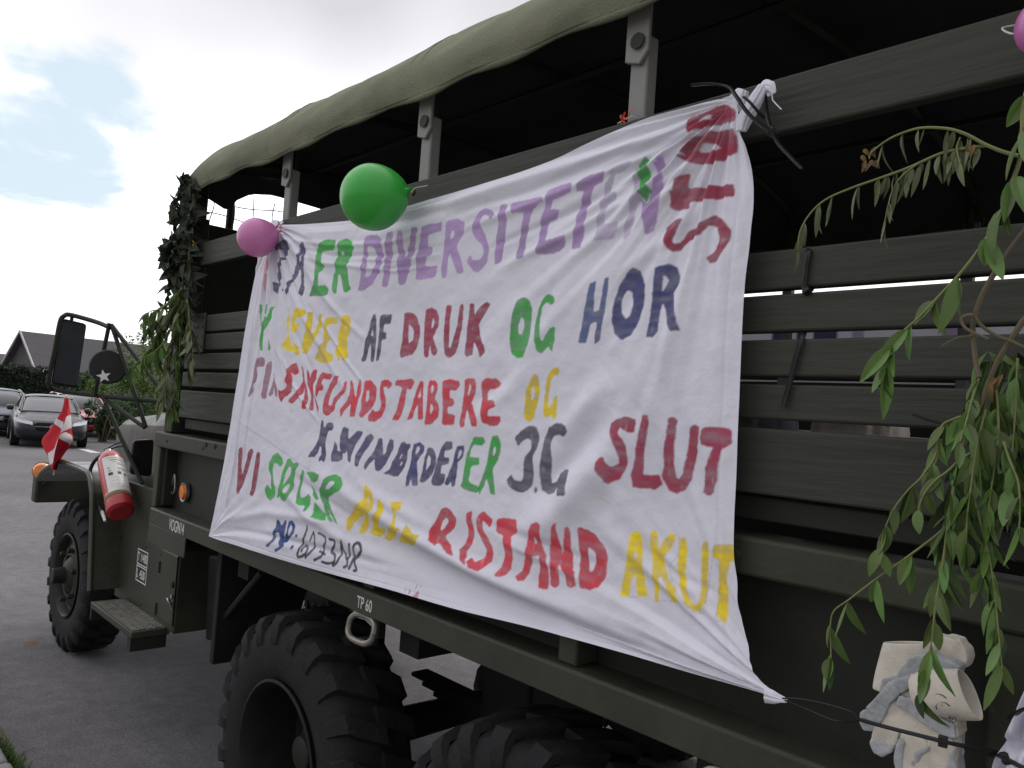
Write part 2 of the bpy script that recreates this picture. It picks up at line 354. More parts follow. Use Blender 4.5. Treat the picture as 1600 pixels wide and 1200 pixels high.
# carriage bolts through planks and posts, near side
for k, (z0, z1) in enumerate(PL):
    for x in (-2.947, -2.02, -1.179, -.28):
        for dz in ((.3, .7) if k in (0, 5) else (.5,)):
            mb = MB(); mb.lathe([(.011, 0), (.0095, -.003), (.005, -.0045), (0, -.005)], (x+random.uniform(-.008, .008), 0, lerp(z0, z1, dz)), (0, 1, 0), 10); mb.build('bolt', OLIVED, TR)
for x in np.arange(-3.9, .5, .44):
    mb = MB(); mb.lathe([(.010, 0), (.0085, -.003), (0, -.0045)], (x, -.012, 1.56), (0, 1, 0), 8); mb.build('rivet', OLIVE, TR)
# floor, front wall, rear end
mb = MB(); mb.box((-4.0, .10, 1.19), (BX1, YF-.10, 1.235)); mb.build('bed_floor', CHASSIS, TR)
mb = MB(); mb.box((-4.03, .02, 1.235), (-3.975, YF-.02, 2.655)); mb.build('front_rack', OLIVED, TR, bevel=.006)
for y in (.045, YF-.045):
    mb = MB(); mb.box((-4.03, y-.05, 2.655), (-3.93, y+.05, 2.86)); mb.box((-3.972, y-.05, 1.6), (-3.87, y+.05, 2.655)); mb.build('corner_post', OLIVED, TR, bevel=.006)
for y, z in ((.105, 2.79), (.245, 2.84), (1.0, 2.8), (1.7, 2.8)):
    mb = MB(); mb.tube([(-4.0, y, 2.6), (-4.0, y, z)], [.022, .019], 8); mb.build('rack_stake', OLIVED, TR)
mb = MB(); mb.box((BX1+.002, .0, 1.2), (BX1+.05, YF, 1.62)); mb.build('tailgate', OLIVE, TR, bevel=.006)
# inward bench slats (folded troop seats)
for ya in (.12, YF-.12):
    mb = MB()
    for k in range(3): mb.box((-3.7, ya-.02+(.02 if ya < 1 else -.02)*k, 1.64+.01*k), (.4, ya+.02, 1.70+.01*k)) if k == 0 else None
    mb.build('bench_slat', OLIVED, TR, bevel=.004)
# punched bracket plate at the plank ends
def plate(Yf, far):
    mb = MB(); mb.box((-3.745, Yf(-.008), 1.985), (-3.565, Yf(-.001), 2.165)); pl = mb.build('bracket_plate', OLIVE, TR, bevel=.002)
    for x in (-3.73, -3.68, -3.64, -3.585):
        for z in (2.01, 2.055, 2.10, 2.145):
            mb = MB(); mb.lathe([(0, 0), (.007, 0), (.007, -.002), (0, -.002)], (x, Yf(-.0085), z), (0, -1 if not far else 1, 0), 8)
            if not far: mb.build('bolt_hole', CHASSIS, pl)
plate(lambda y: y, False)

# canvas cover -------------------------------------------------------------
BOWS = (-3.86, -2.947, -2.02, -1.179, -.28, .55)
def prof(t, x):                                      # t 0..1 near eave to far eave -> (y, z)
    P = [(-.022, 2.77), (-.034, 2.82), (-.02, 2.88), (.03, 2.945), (.12, 3.01), (.32, 3.07), (.75, 3.125), (1.22, 3.14)]
    P = P+[(YF-y, z) for y, z in P[-2::-1]]
    k = t*(len(P)-1); i = min(int(k), len(P)-2); f = k-i
    p0, p1, p2, p3 = (P[max(0, min(len(P)-1, i+d))] for d in (-1, 0, 1, 2))
    cr = lambda a, b, c, d: .5*(2*b+(c-a)*f+(2*a-5*b+4*c-d)*f*f+(3*b-a-3*c+d)*f**3)
    y, z = cr(p0[0], p1[0], p2[0], p3[0]), cr(p0[1], p1[1], p2[1], p3[1])
    # distance to neighbouring bows: canvas sags between them
    b0 = max([b for b in BOWS if b <= x] or [BOWS[0]]); b1 = min([b for b in BOWS if b > x and b > b0] or [b0+.9]); u = (x-b0)/(b1-b0)
    sag = math.sin(math.pi*u)**1.0 if 0 < u < 1 else 0
    e = min(t, 1-t)*14
    z -= sag*(.004 if e < 1 else .012*min(1, (e-1)/2)+.004)
    if e < 1.2: z += .003*math.sin(x*5.3+.8)+.002*math.sin(x*13.1)
    y += (-1 if t < .5 else 1)*(.006*sag-.003) if e < 3 else 0
    z += .004*math.sin(x*7+t*30)+.003*math.sin(x*17-t*44)
    # front end rolls down over the first bow
    if x < -3.72:
        q = min(1, (-3.72-x)/.23); z -= (.12 if e > 2.5 else .035+.03*e)*q*q
    return y, z
mb = MB(); NX, NT = 150, 84
mb.grid(lambda u, v: (lambda x: Vector((x, *prof(v, x))))(lerp(-3.95, .9, u)), NX, NT)
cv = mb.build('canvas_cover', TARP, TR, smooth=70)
so_ = cv.modifiers.new('solid', 'SOLIDIFY'); so_.thickness = .008; so_.offset = 0; cv.data.materials.append(INSHADE); so_.material_offset = 1 if cv.data.polygons[0].normal.z > 0 else 0
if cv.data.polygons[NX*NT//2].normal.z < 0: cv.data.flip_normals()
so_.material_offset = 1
# rolled hem along the near eave and the far eave
for t in (0, 1):
    mb = MB(); mb.tube([Vector((x, prof(t, x)[0]+(.004 if t == 0 else -.004), prof(t, x)[1])) for x in [lerp(-3.94, .9, i/90) for i in range(91)]], [.011+.003*math.sin(i*.9) for i in range(91)], 6, flat=(.7, 1))
    mb.build('hem_roll', TARP, cv, smooth=70)
# sewn seams over the bows
for b_ in (-2.947, -2.02, -1.179, -.28):
    mb = MB()
    for dx in (-.03, .03): mb.tube([(b_+dx, *[q+(.005 if i_ else 0) for i_, q in enumerate(prof(i/60, b_+dx))]) for i in range(1, 60)], .0035, 5)
    mb.build('seam', TARP, cv, smooth=70)
# front curtain: hangs from the first bow, with a scalloped lower edge
def hem(y):
    K = [(-.02, 2.80), (.06, 2.79), (.19, 2.74), (.215, 2.745), (.25, 2.80), (.33, 2.855), (.45, 2.88), (.8, 2.86), (1.2, 2.87), (1.7, 2.86), (2.25, 2.80), (2.46, 2.79)]
    for (a, za), (b, zb) in zip(K, K[1:]):
        if y <= b: return lerp(za, zb, max(0, (y-a)/(b-a)))
    return 2.79
def curt(u, v):
    y, z = prof(.02+.96*u, -3.94); zb = min(hem(y), z-.01)
    return Vector((-3.945-.01*v+.012*math.sin(y*11), y, lerp(z, zb, v)))
mb = MB(); mb.grid(curt, 120, 8); o = mb.build('front_curtain', INSHADE, cv, smooth=70)
for k, b in enumerate(BOWS):
    pts = []
    for i in range(25):
        y, z = prof(.16+.68*i/24, b); pts.append((b, y, z-.045))
    pts = [(b, .055, 2.70), (b, .06, 2.84)]+pts+[(b, YF-.06, 2.84), (b, YF-.055, 2.70)]
    mb = MB(); mb.tube(pts, .017, 6); mb.build('bow', OLIVED, TR)
for y in (.62, 1.22, 1.82):
    mb = MB(); mb.tube([(-3.85, y, 3.03), (.55, y, 3.03)], .012, 6); mb.build('ridge_pole', OLIVED, TR)

# chassis --------------------------------------------------------------------
for y in (.80, YF-.80):
    mb = MB(); mb.box((-6.7, y-.04, .80), (.5, y+.04, 1.02)); mb.build('frame_rail', CHASSIS, TR, bevel=.01)
for x in (-3.9, -3.2, -2.0, -.9, -.1):
    mb = MB(); mb.box((x-.05, .1, 1.03), (x+.05, YF-.1, 1.19)); mb.build('cross_member', CHASSIS, TR)
for x in (-5.96, -2.62, -1.40):
    mb = MB(); mb.tube([(x, .25, .515), (x, 1.0, .515)], [.075, .06], 12); mb.tube([(x, 1.0, .515), (x, 1.1, .515), (x, 1.35, .515), (x, 1.45, .515)], [.06, .19, .19, .06], 14); mb.tube([(x, 1.45, .515), (x, YF-.25, .515)], [.06, .075], 12)
    mb.build('axle', CHASSIS, TR)
for y in (.62, YF-.62):
    mb = MB()
    for k in range(6): 
        L = .60-.075*k; mb.box((-2.01-L, y-.04, .62+.018*(5-k)), (-2.01+L, y+.04, .635+.018*(5-k)))
    mb.build('leaf_spring', CHASSIS, TR)
    mb = MB(); mb.box((-2.14, y-.09, .55), (-1.88, y+.09, .98)); mb.build('spring_seat', CHASSIS, TR, bevel=.03)
# hanging bits seen against the light between the rear wheels
mb = MB(); mb.prism([(x_, .55, z_) for x_, z_ in ((-1.97, 1.03), (-1.62, 1.03), (-1.6, .62), (-1.72, .60), (-1.78, .70), (-1.9, .74), (-1.95, .84))], (0, .05, 0)); mb.build('torque_bracket', CHASSIS, TR, bevel=.01)
# mudguard plate with brace in front of the rear wheel
a = [S((325, 868), .30), S((395, 885), .30), S((362, 985), .30), S((350, 1003), .30), S((320, 1000), .30)]
mb = MB(); mb.prism(a, (0, .35, 0)); mb.build('spare_wheel_carrier', CHASSIS, TR, bevel=.012)
mb = MB(); mb.tube([S((408, 895), .12), S((345, 972), .12)], .013, 6); mb.build('brace', OLIVED, TR)
for y in (.2, 2.24):
    mb = MB(); mb.box((-3.42, y-.12, .62), (-3.38, y+.2, 1.15)); mb.build('mud_flap', CHASSIS, TR, bevel=.005)

# wheels ---------------------------------------------------------------------
RT = .515
def tyre_mb(c, s, w=.235):                            # c centre of outer face, s=+1: tyre extends to +Y
    mb = MB(); c = Vector(c)
    P = [(.262, .03), (.285, .012), (.33, 0), (.39, -.004), (.44, .004), (.468, .020), (.484, .05), (.490, w*.5), (.484, w-.05), (.468, w-.020), (.44, w-.004), (.39, w+.004), (.33, w), (.285, w-.012), (.262, w-.03)]
    mb.lathe(P, c, (0, s, 0), 72, closed=True)
    def pt(r, h, a): return c+Vector((r*math.cos(a), s*h, r*math.sin(a)))
    n = 22
    for k in range(n*2):
        sd = k % 2; a0 = math.pi*k/n; ha = .072
        prf = [(.405, -.001), (.462, .010), (.487, .030), (.490, .060), (.490, w*.5+.012)]
        top = [(.415, -.008), (.478, .000), (.506, .020), (.513, .052), (RT, w*.5+.012)]
        sk = [0, 0, .01, .05, .14]
        rings = []
        for (r0, h0), (r1, h1), q in zip(prf, top, sk):
            if sd: h0, h1 = w-h0, w-h1
            hw = ha*(1.0 if r0 > .45 else .8); a1 = a0+q*(1 if sd else -1)*s
            rings.append([pt(r0-.006, h0, a1-hw), pt(r0-.006, h0, a1+hw), pt(r1, h1, a1+hw*.82), pt(r1, h1, a1-hw*.82)])
        mb.loft(rings)
    return mb
def wheel(x, y0, s, front):
    c = Vector((x, y0, RT-.012))
    ax = (0, s, 0)
    if front: hp = [(0, -.085), (.045, -.085), (.05, -.08), (.055, -.01), (.09, .0), (.125, .03), (.14, .05), (.14, .10), (0, .10)]
    else: hp = [(0, .10), (.05, .10), (.06, .105), (.07, .14), (.10, .16), (.12, .18), (.12, .3), (0, .3)]
    mb = MB(); mb.lathe(hp, c, ax, 24)
    hub = mb.build('wheel', OLIVED, TR)
    tyre_mb(c, s, .27 if front else .29).build('tyre', RUBBER, hub, smooth=40)
    mb = MB()
    if front: rp = [(.275, .012), (.282, .0), (.272, -.004), (.262, .01), (.255, .05), (.235, .06), (.215, .045), (.16, .018), (.13, .018), (.13, .03), (.2, .06), (.262, .22), (.27, .22)]
    else: rp = [(.275, .012), (.282, .0), (.272, -.004), (.262, .01), (.255, .06), (.250, .22), (.22, .25), (.17, .25), (.10, .24), (.10, .26), (.2, .265), (.262, .275), (.27, .27)]
    mb.lathe(rp, c, ax, 48, cap=False); rim = mb.build('rim', OLIVED if front else CHASSIS, hub)
    r0, h0 = (.175, .022) if front else (.165, .25)
    for k in range(6):
        a = 2*math.pi*k/6+.3; p = c+Vector((r0*math.cos(a), s*h0, r0*math.sin(a)))
        mb = MB(); mb.lathe([(.018, 0), (.016, -.03), (.010, -.034), (0, -.034)], p, ax, 6); mb.build('lug_nut', OLIVED, hub)
wheel(-5.96, .13, 1, True); wheel(-5.96, YF-.13, -1, True)
for x in (-2.62, -1.40): wheel(x, .0, 1, False); wheel(x, YF, -1, False)

# front end ------------------------------------------------------------------
def fender(Yf, far):
    sg = 1 if not far else -1
    P = [(-6.52, 1.09), (-6.32, 1.185), (-6.0, 1.262), (-5.85, 1.278), (-5.36, 1.273), (-5.25, 1.25), (-5.18, 1.18), (-5.14, 1.08), (-5.04, .60)]
    P = smoothpath([(x, 0, z) for x, z in P], 4)
    y0, y1 = Yf(.03), Yf(.50)
    mb = MB(); n = len(P)
    inn = []
    for i, p in enumerate(P):
        t = (P[min(i+1, n-1)]-P[max(i-1, 0)]).normalized(); inn.append(p-Vector((-t.z, 0, t.x))*.012)
    prof2 = P+inn[::-1]
    mb.prism([(p.x, y0, p.z) for p in prof2], (0, y1-y0, 0))
    fd = mb.build('fender', FENDER, TR, smooth=50)
    # outer lip
    mb = MB(); lip = []
    for i, p in enumerate(P): lip.append((p.x, y0, p.z))
    mb.tube(lip, .016, 8); mb.build('fender_lip', FENDER, fd, smooth=50)
    mb = MB(); mb.tube([(-6.9, Yf(.16), 1.0), (-6.3, Yf(.06), 1.19)], .01, 6); mb.build('fender_brace', OLIVED, fd)
    # splash panel under cab
    mb = MB(); mb.box((-5.12, Yf(.19), .54), (-4.60, Yf(.215), 1.24)); mb.build('splash_panel', OLIVE, TR, bevel=.006)
mirY(fender)
# indicator lamp, on the front apron of the near fender
mb = MB(); c = S((66, 736), .13); mb.lathe([(0, .05), (.045, .045), (.06, .03), (.066, 0), (.066, -.03), (0, -.03)], c, Vector((.85, -.45, .1)), 20)
lamp = mb.build('indicator_lamp', AMBER, TR); 
mb = MB(); mb.lathe([(.07, .004), (.072, -.01), (.06, -.05), (.02, -.06), (0, -.06)], c, Vector((.85, -.45, .1)), 20); mb.tube([c-Vector((0, 0, .05)), c-Vector((.1, -.03, .16))], .014); mb.build('lamp_housing', OLIVED, lamp)
# hood: three sided, narrowing to the nose
def hoodring(x, hw, zs, zc, zb=.95):
    pts = []
    for i in range(17):
        a = math.pi*i/16; cx_ = -math.cos(a); pts.append(Vector((x, HW+hw*math.copysign(abs(cx_)**.45, cx_), zs+(zc-zs)*math.sin(a)**.7)))
    return [Vector((x, HW-hw*1.0, zb))]+pts+[Vector((x, HW+hw*1.0, zb))]
mb = MB(); mb.loft([hoodring(-6.62, .60, 1.25, 1.35), hoodring(-6.56, .66, 1.36, 1.48), hoodring(-6.42, .71, 1.45, 1.57), hoodring(-6.2, .75, 1.49, 1.615), hoodring(-5.6, .81, 1.51, 1.66), hoodring(-5.1, .86, 1.52, 1.70), hoodring(-4.95, .87, 1.53, 1.72)])
mb.build('hood', HOODM, TR, smooth=22)
mb = MB(); mb.box((-6.72, .75, .72), (-6.62, 1.69, 1.3)); mb.build('radiator_grille', OLIVED, TR, bevel=.02)
mb = MB(); mb.box((-6.98, .10, .875), (-6.86, 2.34, 1.075)); mb.build('bumper', OLIVE, TR, bevel=.015)
for y in (.55, YF-.55):
    mb = MB(); mb.lathe([(0, .06), (.08, .05), (.1, 0), (.09, -.1), (0, -.13)], (-6.66, y, 1.15), (-1, 0, 0), 20); mb.build('headlight', GLASS, TR)
# cab
mb = MB(); mb.box((-4.93, .34, .95), (-4.12, YF-.34, 1.45)); mb.build('cab_body', OLIVE, TR, bevel=.03)
for y in (.32, YF-.345):
    mb = MB(); mb.prism([(-4.90, y, 1.0), (-4.15, y, 1.0), (-4.15, y, 1.62), (-4.6, y, 1.60), (-4.90, y, 1.66)], (0, .025, 0)); d = mb.build('cab_door', OLIVE, TR, bevel=.008)
    mb = MB(); mb.tube([(-4.3, y-.01, 1.4), (-4.2, y-.02, 1.4)], .01, 6); mb.build('handle', STEEL, d)
mb = MB()
for y in (.38, 1.22, YF-.38): mb.tube([(-4.86, y, 1.62), (-4.74, y, 2.20)], .022, 6)
mb.tube([(-4.74, .36, 2.2), (-4.74, YF-.36, 2.2)], .024, 6); mb.tube([(-4.86, .36, 1.64), (-4.86, YF-.36, 1.64)], .024, 6)
wf = mb.build('windshield_frame', OLIVED, TR)
mb = MB(); mb.add([(-4.85, .4, 1.66), (-4.85, 1.2, 1.66), (-4.745, 1.2, 2.18), (-4.745, .4, 2.18)], [(0, 1, 2, 3)]); mb.add([(-4.85, 1.24, 1.66), (-4.85, 2.04, 1.66), (-4.745, 2.04, 2.18), (-4.745, 1.24, 2.18)], [(0, 1, 2, 3)]); mb.build('pane', GLASS, wf)
mb = MB(); mb.loft([[Vector((x, y, z)) for y, z in ((.36, z0), (.40, z0+.06), (1.22, z0+.1), (YF-.4, z0+.06), (YF-.36, z0), (YF-.38, z0-.03), (1.22, z0+.03), (.38, z0-.03))] for x, z0 in ((-4.76, 2.2), (-4.5, 2.23), (-4.15, 2.22))]); mb.build('cab_roof', TARP, TR)
mb = MB(); mb.box((-4.15, .38, 1.45), (-4.10, YF-.38, 2.2)); mb.build('cab_back', TARP, TR, bevel=.02)
for y in (.6, 1.35):
    mb = MB(); mb.box((-4.6, y, 1.3), (-4.2, y+.5, 1.45)); mb.box((-4.28, y, 1.45), (-4.18, y+.5, 1.95)); mb.build('cab_seat', CHASSIS, TR, bevel=.03)
# tool box, step
mb = MB(); mb.prism([(-4.62, y, z) for y, z in ((.175, .56), (.175, .955), (.20, .985), (.42, 1.06), (.55, 1.06), (.55, .56))], (.52, 0, 0)); tb = mb.build('tool_box', OLIVE, TR, bevel=.006)
mb = MB(); mb.prism([(-4.33, y, z) for y, z in ((.165, .60), (.165, .95), (.195, .992), (.41, 1.066), (.41, 1.058), (.20, .985), (.172, .95), (.172, .60))], (.225, 0, 0)); lid = mb.build('box_lid', OLIVE, tb, bevel=.003)
mb = MB(); q = S((266, 944), .16); mb.tube([q+Vector((-.045, 0, .02)), q, q+Vector((.03, -.02, .03)), q+Vector((.03, .0, -.02))], .006, 6); mb.lathe([(0, -.008), (.012, -.006), (.012, 0), (0, 0)], q+Vector((.01, .002, .04)), (0, 1, 0), 10); mb.build('latch', STEEL, tb)
mb = MB(); mb.lathe([(0, -.008), (.016, -.006), (.018, 0), (0, 0)], q+Vector((-.0, .002, .10)), (0, 1, 0), 10); mb.build('lock', OLIVED, tb)
mb = MB(); mb.box((-4.90, .0, .535), (-4.19, .19, .572)); stp = mb.build('step', OLIVE, TR, bevel=.006)
TREAD = mat('worn_tread', (.16, .155, .13), .45, var=.3, scale=30, metal=.3)
mb = MB(); mb.box((-4.87, .012, .571), (-4.22, .178, .5745))
for i in range(15):
    for j in range(4):
        x, y = -4.80+i*.042+(.02 if j % 2 else 0), .04+j*.04; mb.lathe([(.007, 0), (.005, .004), (0, .0045)], (x, y, .574), (0, 0, 1), 8)
mb.build('tread_plate', TREAD, stp)
for xa, xb in ((-4.90, -4.88), (-4.25, -4.2)):
    mb = MB(); mb.box((xa, .003, .47), (xb, .18, .533)); mb.build('step_bracket', OLIVED, stp)
for z in (.64, .86):
    mb = MB(); mb.tube([(-4.335, .163, z-.03), (-4.335, .163, z+.03)], .007, 8); mb.build('hinge', OLIVED, tb)
for x, z in ((-4.6, .6), (-4.6, .92), (-4.36, .6), (-4.36, .92), (-5.08, .62), (-5.08, .9), (-5.08, 1.15), (-4.85, 1.15)):
    mb = MB(); mb.lathe([(.008, 0), (.007, -.003), (0, -.004)], (x, .175 if x > -4.7 else .19, z), (0, 1, 0), 8); mb.build('rivet', OLIVED, TR)
# stencils
c0 = Vector((-4.50, .174, .74)); 
def frame_rect(x0, z0, x1, z1, y, t=.006):
    mb = MB(); mb.box((x0, y, z0), (x1, y+.0015, z0+t)); mb.box((x0, y, z1-t), (x1, y+.0015, z1)); mb.box((x0, y, z0+t), (x0+t, y+.0015, z1-t)); mb.box((x1-t, y, z0+t), (x1, y+.0015, z1-t)); return mb
pA, pB = S((211.5, 906), .173), S((229.5, 876), .173)
x0, x1, z0, z1 = pA.x, pB.x+.01, .715, .895; zm = (z0+z1)/2
frame_rect(x0, z0, x1, zm-.003, .1732).build('lettering', STENCIL, tb); frame_rect(x0, zm+.003, x1, z1, .1732).build('lettering', STENCIL, tb)
text('T 1/400', (x0+.012, .1735, zm+.024), (1, 0, 0), (0, 0, 1), .048, STENCIL, tb, font_aspect=(x1-x0-.02)/.048*.69/3.1)
text('L  4500', (x0+.012, .1735, z0+.02), (1, 0, 0), (0, 0, 1), .048, STENCIL, tb, font_aspect=(x1-x0-.02)/.048*.69/3.35)
pv = S((262.5, 845), -.0205); pv2 = S((284, 857), -.0205)
text('VOGN14', (pv.x, -.0208, 1.152+.006), (1, 0, 0), (0, 0, 1), .052, STENCIL, TR, font_aspect=(pv2.x-pv.x)/.052*.69/3.75)
mb = MB(); mb.box((-4.02, -.0195, 1.06), (-3.55, -.012, 1.150)); mb.build('sill_skirt', OLIVE, TR, bevel=.003)
p1, p2 = S((558, 942), -.0205), S((585, 952), -.0205)
text('TP 60', (p1.x, -.0208, 1.166), (1, 0, 0), (0, 0, 1), .036, STENCIL, TR, font_aspect=(p2.x-p1.x)/.036*.69/2.75)
# tie-down ring below the sill
c = S((573, 979), .0); RINGM = mat('worn_ring', (.20, .19, .16), .45, var=.3, scale=30, metal=.6)
for k, (dx, nm) in enumerate(((0, 1), (1.3, 0))):
    cc_ = c+Vector((dx, 0, 0)); L_ = []
    for i in range(25):
        a = 2*math.pi*i/24; L_.append(cc_+Vector((.070*math.copysign(abs(math.cos(a))**.7, math.cos(a)), -.02+.012*math.sin(a), -.004+.037*math.copysign(abs(math.sin(a))**.7, math.sin(a)))))
    mb = MB(); mb.tube(L_, .0095, 8); rg = mb.build('tie_down_ring', RINGM, TR)
    mb = MB(); mb.box(cc_+Vector((-.02, -.018, -.06)), cc_+Vector((.02, .06, -.035))); mb.box(cc_+Vector((-.02, .03, -.06)), cc_+Vector((.02, .06, .1))); mb.build('ring_bracket', OLIVED, rg, bevel=.004)
# reflectors and hook in the recess at the front of the side panel
c = S((289, 769), .062); mb = MB(); mb.lathe([(0, .022), (.030, .018), (.036, 0), (0, 0)], c, (0, -1, 0), 24)
rf = mb.build('reflector', AMBER, TR); rf['label'] = 'round amber side reflector'
mb = MB(); mb.lathe([(.037, .008), (.046, .010), (.048, -.004), (.036, -.004)], c, (0, -1, 0), 24, closed=True); mb.build('reflector_rim', STEEL, rf)
c = S((271, 756), .06); mb = MB(); mb.tube(smoothpath([c+Vector((x*1.0, 0, z)) for x, z in ((.006, .05), (-.014, .0), (-.024, -.03), (.0, -.05), (.024, -.03), (.022, .01), (.014, .045))], 4), .0045, 6); mb.build('hook', STEEL, TR)
REDR = mat('red_reflector', (.4, .02, .03), .2, var=.1, coat=.4)
c = S((243, 772), .0); mb = MB(); mb.box(c+Vector((-.012, 0, -.05)), c+Vector((.012, .012, .05))); o = mb.build('reflector', REDR, TR, bevel=.004); o['label'] = 'narrow red reflector'
for px in ((322, 695), (336, 698)):
    c = S(px, -.013); mb = MB(); mb.lathe([(0, -.003), (.010, -.002), (.011, .002), (0, .002)], c, (0, 1, 0), 10); mb.build('bolt', CHASSIS, TR)

# mirrors -------------------------------------------------------------------
MX = -5.3
fr = [SX(p, x) for p, x in (((172, 512), -5.0), ((150, 503), -5.15), ((110, 492), MX), ((100, 494), MX), ((94, 503), MX), ((86, 545), MX), ((76, 592), MX), ((78, 604), MX), ((90, 610), MX), ((150, 618), -5.1), ((256, 627), -4.62))]
mb = MB(); mb.tube(smoothpath(fr, 4), .014, 8)
mf = mb.build('mirror_arm', OLIVED, TR)
def pol(a, b, xa, xb, r=.012): return MB().tube([SX(a, xa), SX(b, xb)], r, 8)
for a, b, xa, xb in (((171, 505), (148, 618), -5.0, -5.08), ((174, 507), (228, 668), -5.0, -4.72), ((176, 510), (262, 622), -5.0, -4.6), ((160, 621), (226, 668), -5.05, -4.72), ((165, 630), (222, 756), -5.05, -4.75)):
    pol(a, b, xa, xb, .012).build('mirror_strut', OLIVED, TR)
cor = [SX(p, MX-.004) for p in ((97, 497), (136, 506), (121, 607), (80, 600))]
def rrect(c4, rad=.16, n=4):
    o = []
    for i in range(4):
        p, a, b = c4[i], c4[i-1], c4[(i+1) % 4]; e1, e2 = p.lerp(a, rad), p.lerp(b, rad*(.5 if i % 2 == 0 else .5))
        l1 = min((p-a).length, (p-b).length)*rad; e1 = p+(a-p).normalized()*l1; e2 = p+(b-p).normalized()*l1
        for k in range(n+1):
            t = k/n; o.append(e1*(1-t)**2+p*2*t*(1-t)+e2*t*t)
    return o
mb = MB(); mb.prism(rrect(cor), (-.035, 0, 0)); wm = mb.build('wing_mirror', BLACKP, TR, bevel=.006)
ctr = sum(cor, Vector())/4; ci = [ctr+(p-ctr)*.93+Vector((.003, 0, 0)) for p in cor]
mb = MB(); mb.prism(rrect(ci), (-.004, 0, 0)); mb.build('mirror_glass', MIRROR, wm)
for a in ((112, 500), (101, 606)):
    q = SX(a, MX-.01); mb = MB(); mb.tube([q+Vector((0, 0, .02)), q-Vector((0, 0, .03))], .01, 6); mb.build('mirror_clamp', OLIVED, wm)
mb = MB(); q = SX((68, 579), MX); q2 = SX((76, 581), MX); mb.tube([q, q2], .012, 8); mb.build('mirror_knob', BLACKP, wm)
# round disc with a star
c = SX((169, 573), -4.98); nrm = Vector((1, -.35, .05)).normalized(); rd = 27*depth(c)/FPX
mb = MB(); mb.lathe([(0, .006), (rd*.93, .004), (rd, -.004), (rd*.9, -.03), (0, -.05)], c, nrm, 36); dk = mb.build('round_mirror', BLACKP, TR)
a_ = nrm.cross(Vector((0, 0, 1))).normalized(); b_ = a_.cross(nrm)
sc = SX((162, 588), -4.98); sc = c+(sc-c)-nrm*((sc-c).dot(nrm))+nrm*.0075
pts = [sc+(a_*math.sin(q)+b_*math.cos(q))*(rr*rd*.40) for q, rr in ((math.pi*k/5+.25, 1 if k % 2 == 0 else .42) for k in range(10))]
mb = MB(); mb.prism(pts, nrm*.0015); mb.build('star', WHITEP, dk)
# lower square mirror
cor = [SX(p, -4.85) for p in ((209, 688), (241, 686), (237, 745), (203, 741))]
mb = MB(); mb.prism(rrect(cor, .18), (-.03, 0, 0)); lm = mb.build('lower_mirror', BLACKP, TR, bevel=.006)
# gnarled hinge where the arms meet the cab
mb = MB(); q = SX((262, 600), -4.58); mb.box(q+Vector((-.03, -.02, -.16)), q+Vector((.03, .05, .14))); mb.build('arm_hinge', OLIVED, TR, bevel=.01)
# ------------------------------------------------------------------ the painted bed sheet
# hand-painted letters, outlined as they stand on the cloth: crop origin + scale, colour key, outline, holes
CROP = dict(A=(400, 360, 10), B=(550, 330, 10), C=(680, 290, 8), D=(860, 230, 8), E=(1020, 140, 4.2875), F=(390, 460, 10), G=(550, 460, 7.2727), H=(780, 400, 5.3333),
            I=(380, 550, 8.8889), J=(550, 570, 10), K=(690, 560, 8), L=(470, 640, 8.8889), M=(620, 650, 5.7143), N=(920, 630, 6.6667), O=(360, 690, 8.5714), P=(410, 750, 6.1538), Q=(660, 780, 5.3333), R=(950, 810, 6.6667))
PAINT = dict(p=(.44, .29, .56), q=(.46, .38, .55), n=(.085, .075, .16), g=(.06, .40, .075), y=(.80, .60, .012), k=(.085, .08, .11), c=(.33, .045, .085), d=(.30, .07, .13), r=(.58, .048, .07), b=(.065, .07, .20), w=(.09, .13, .30), u=(.02, .06, .26), s=(.62, .22, .22), i=(.03, .03, .045), x=(.62, .5, .12))
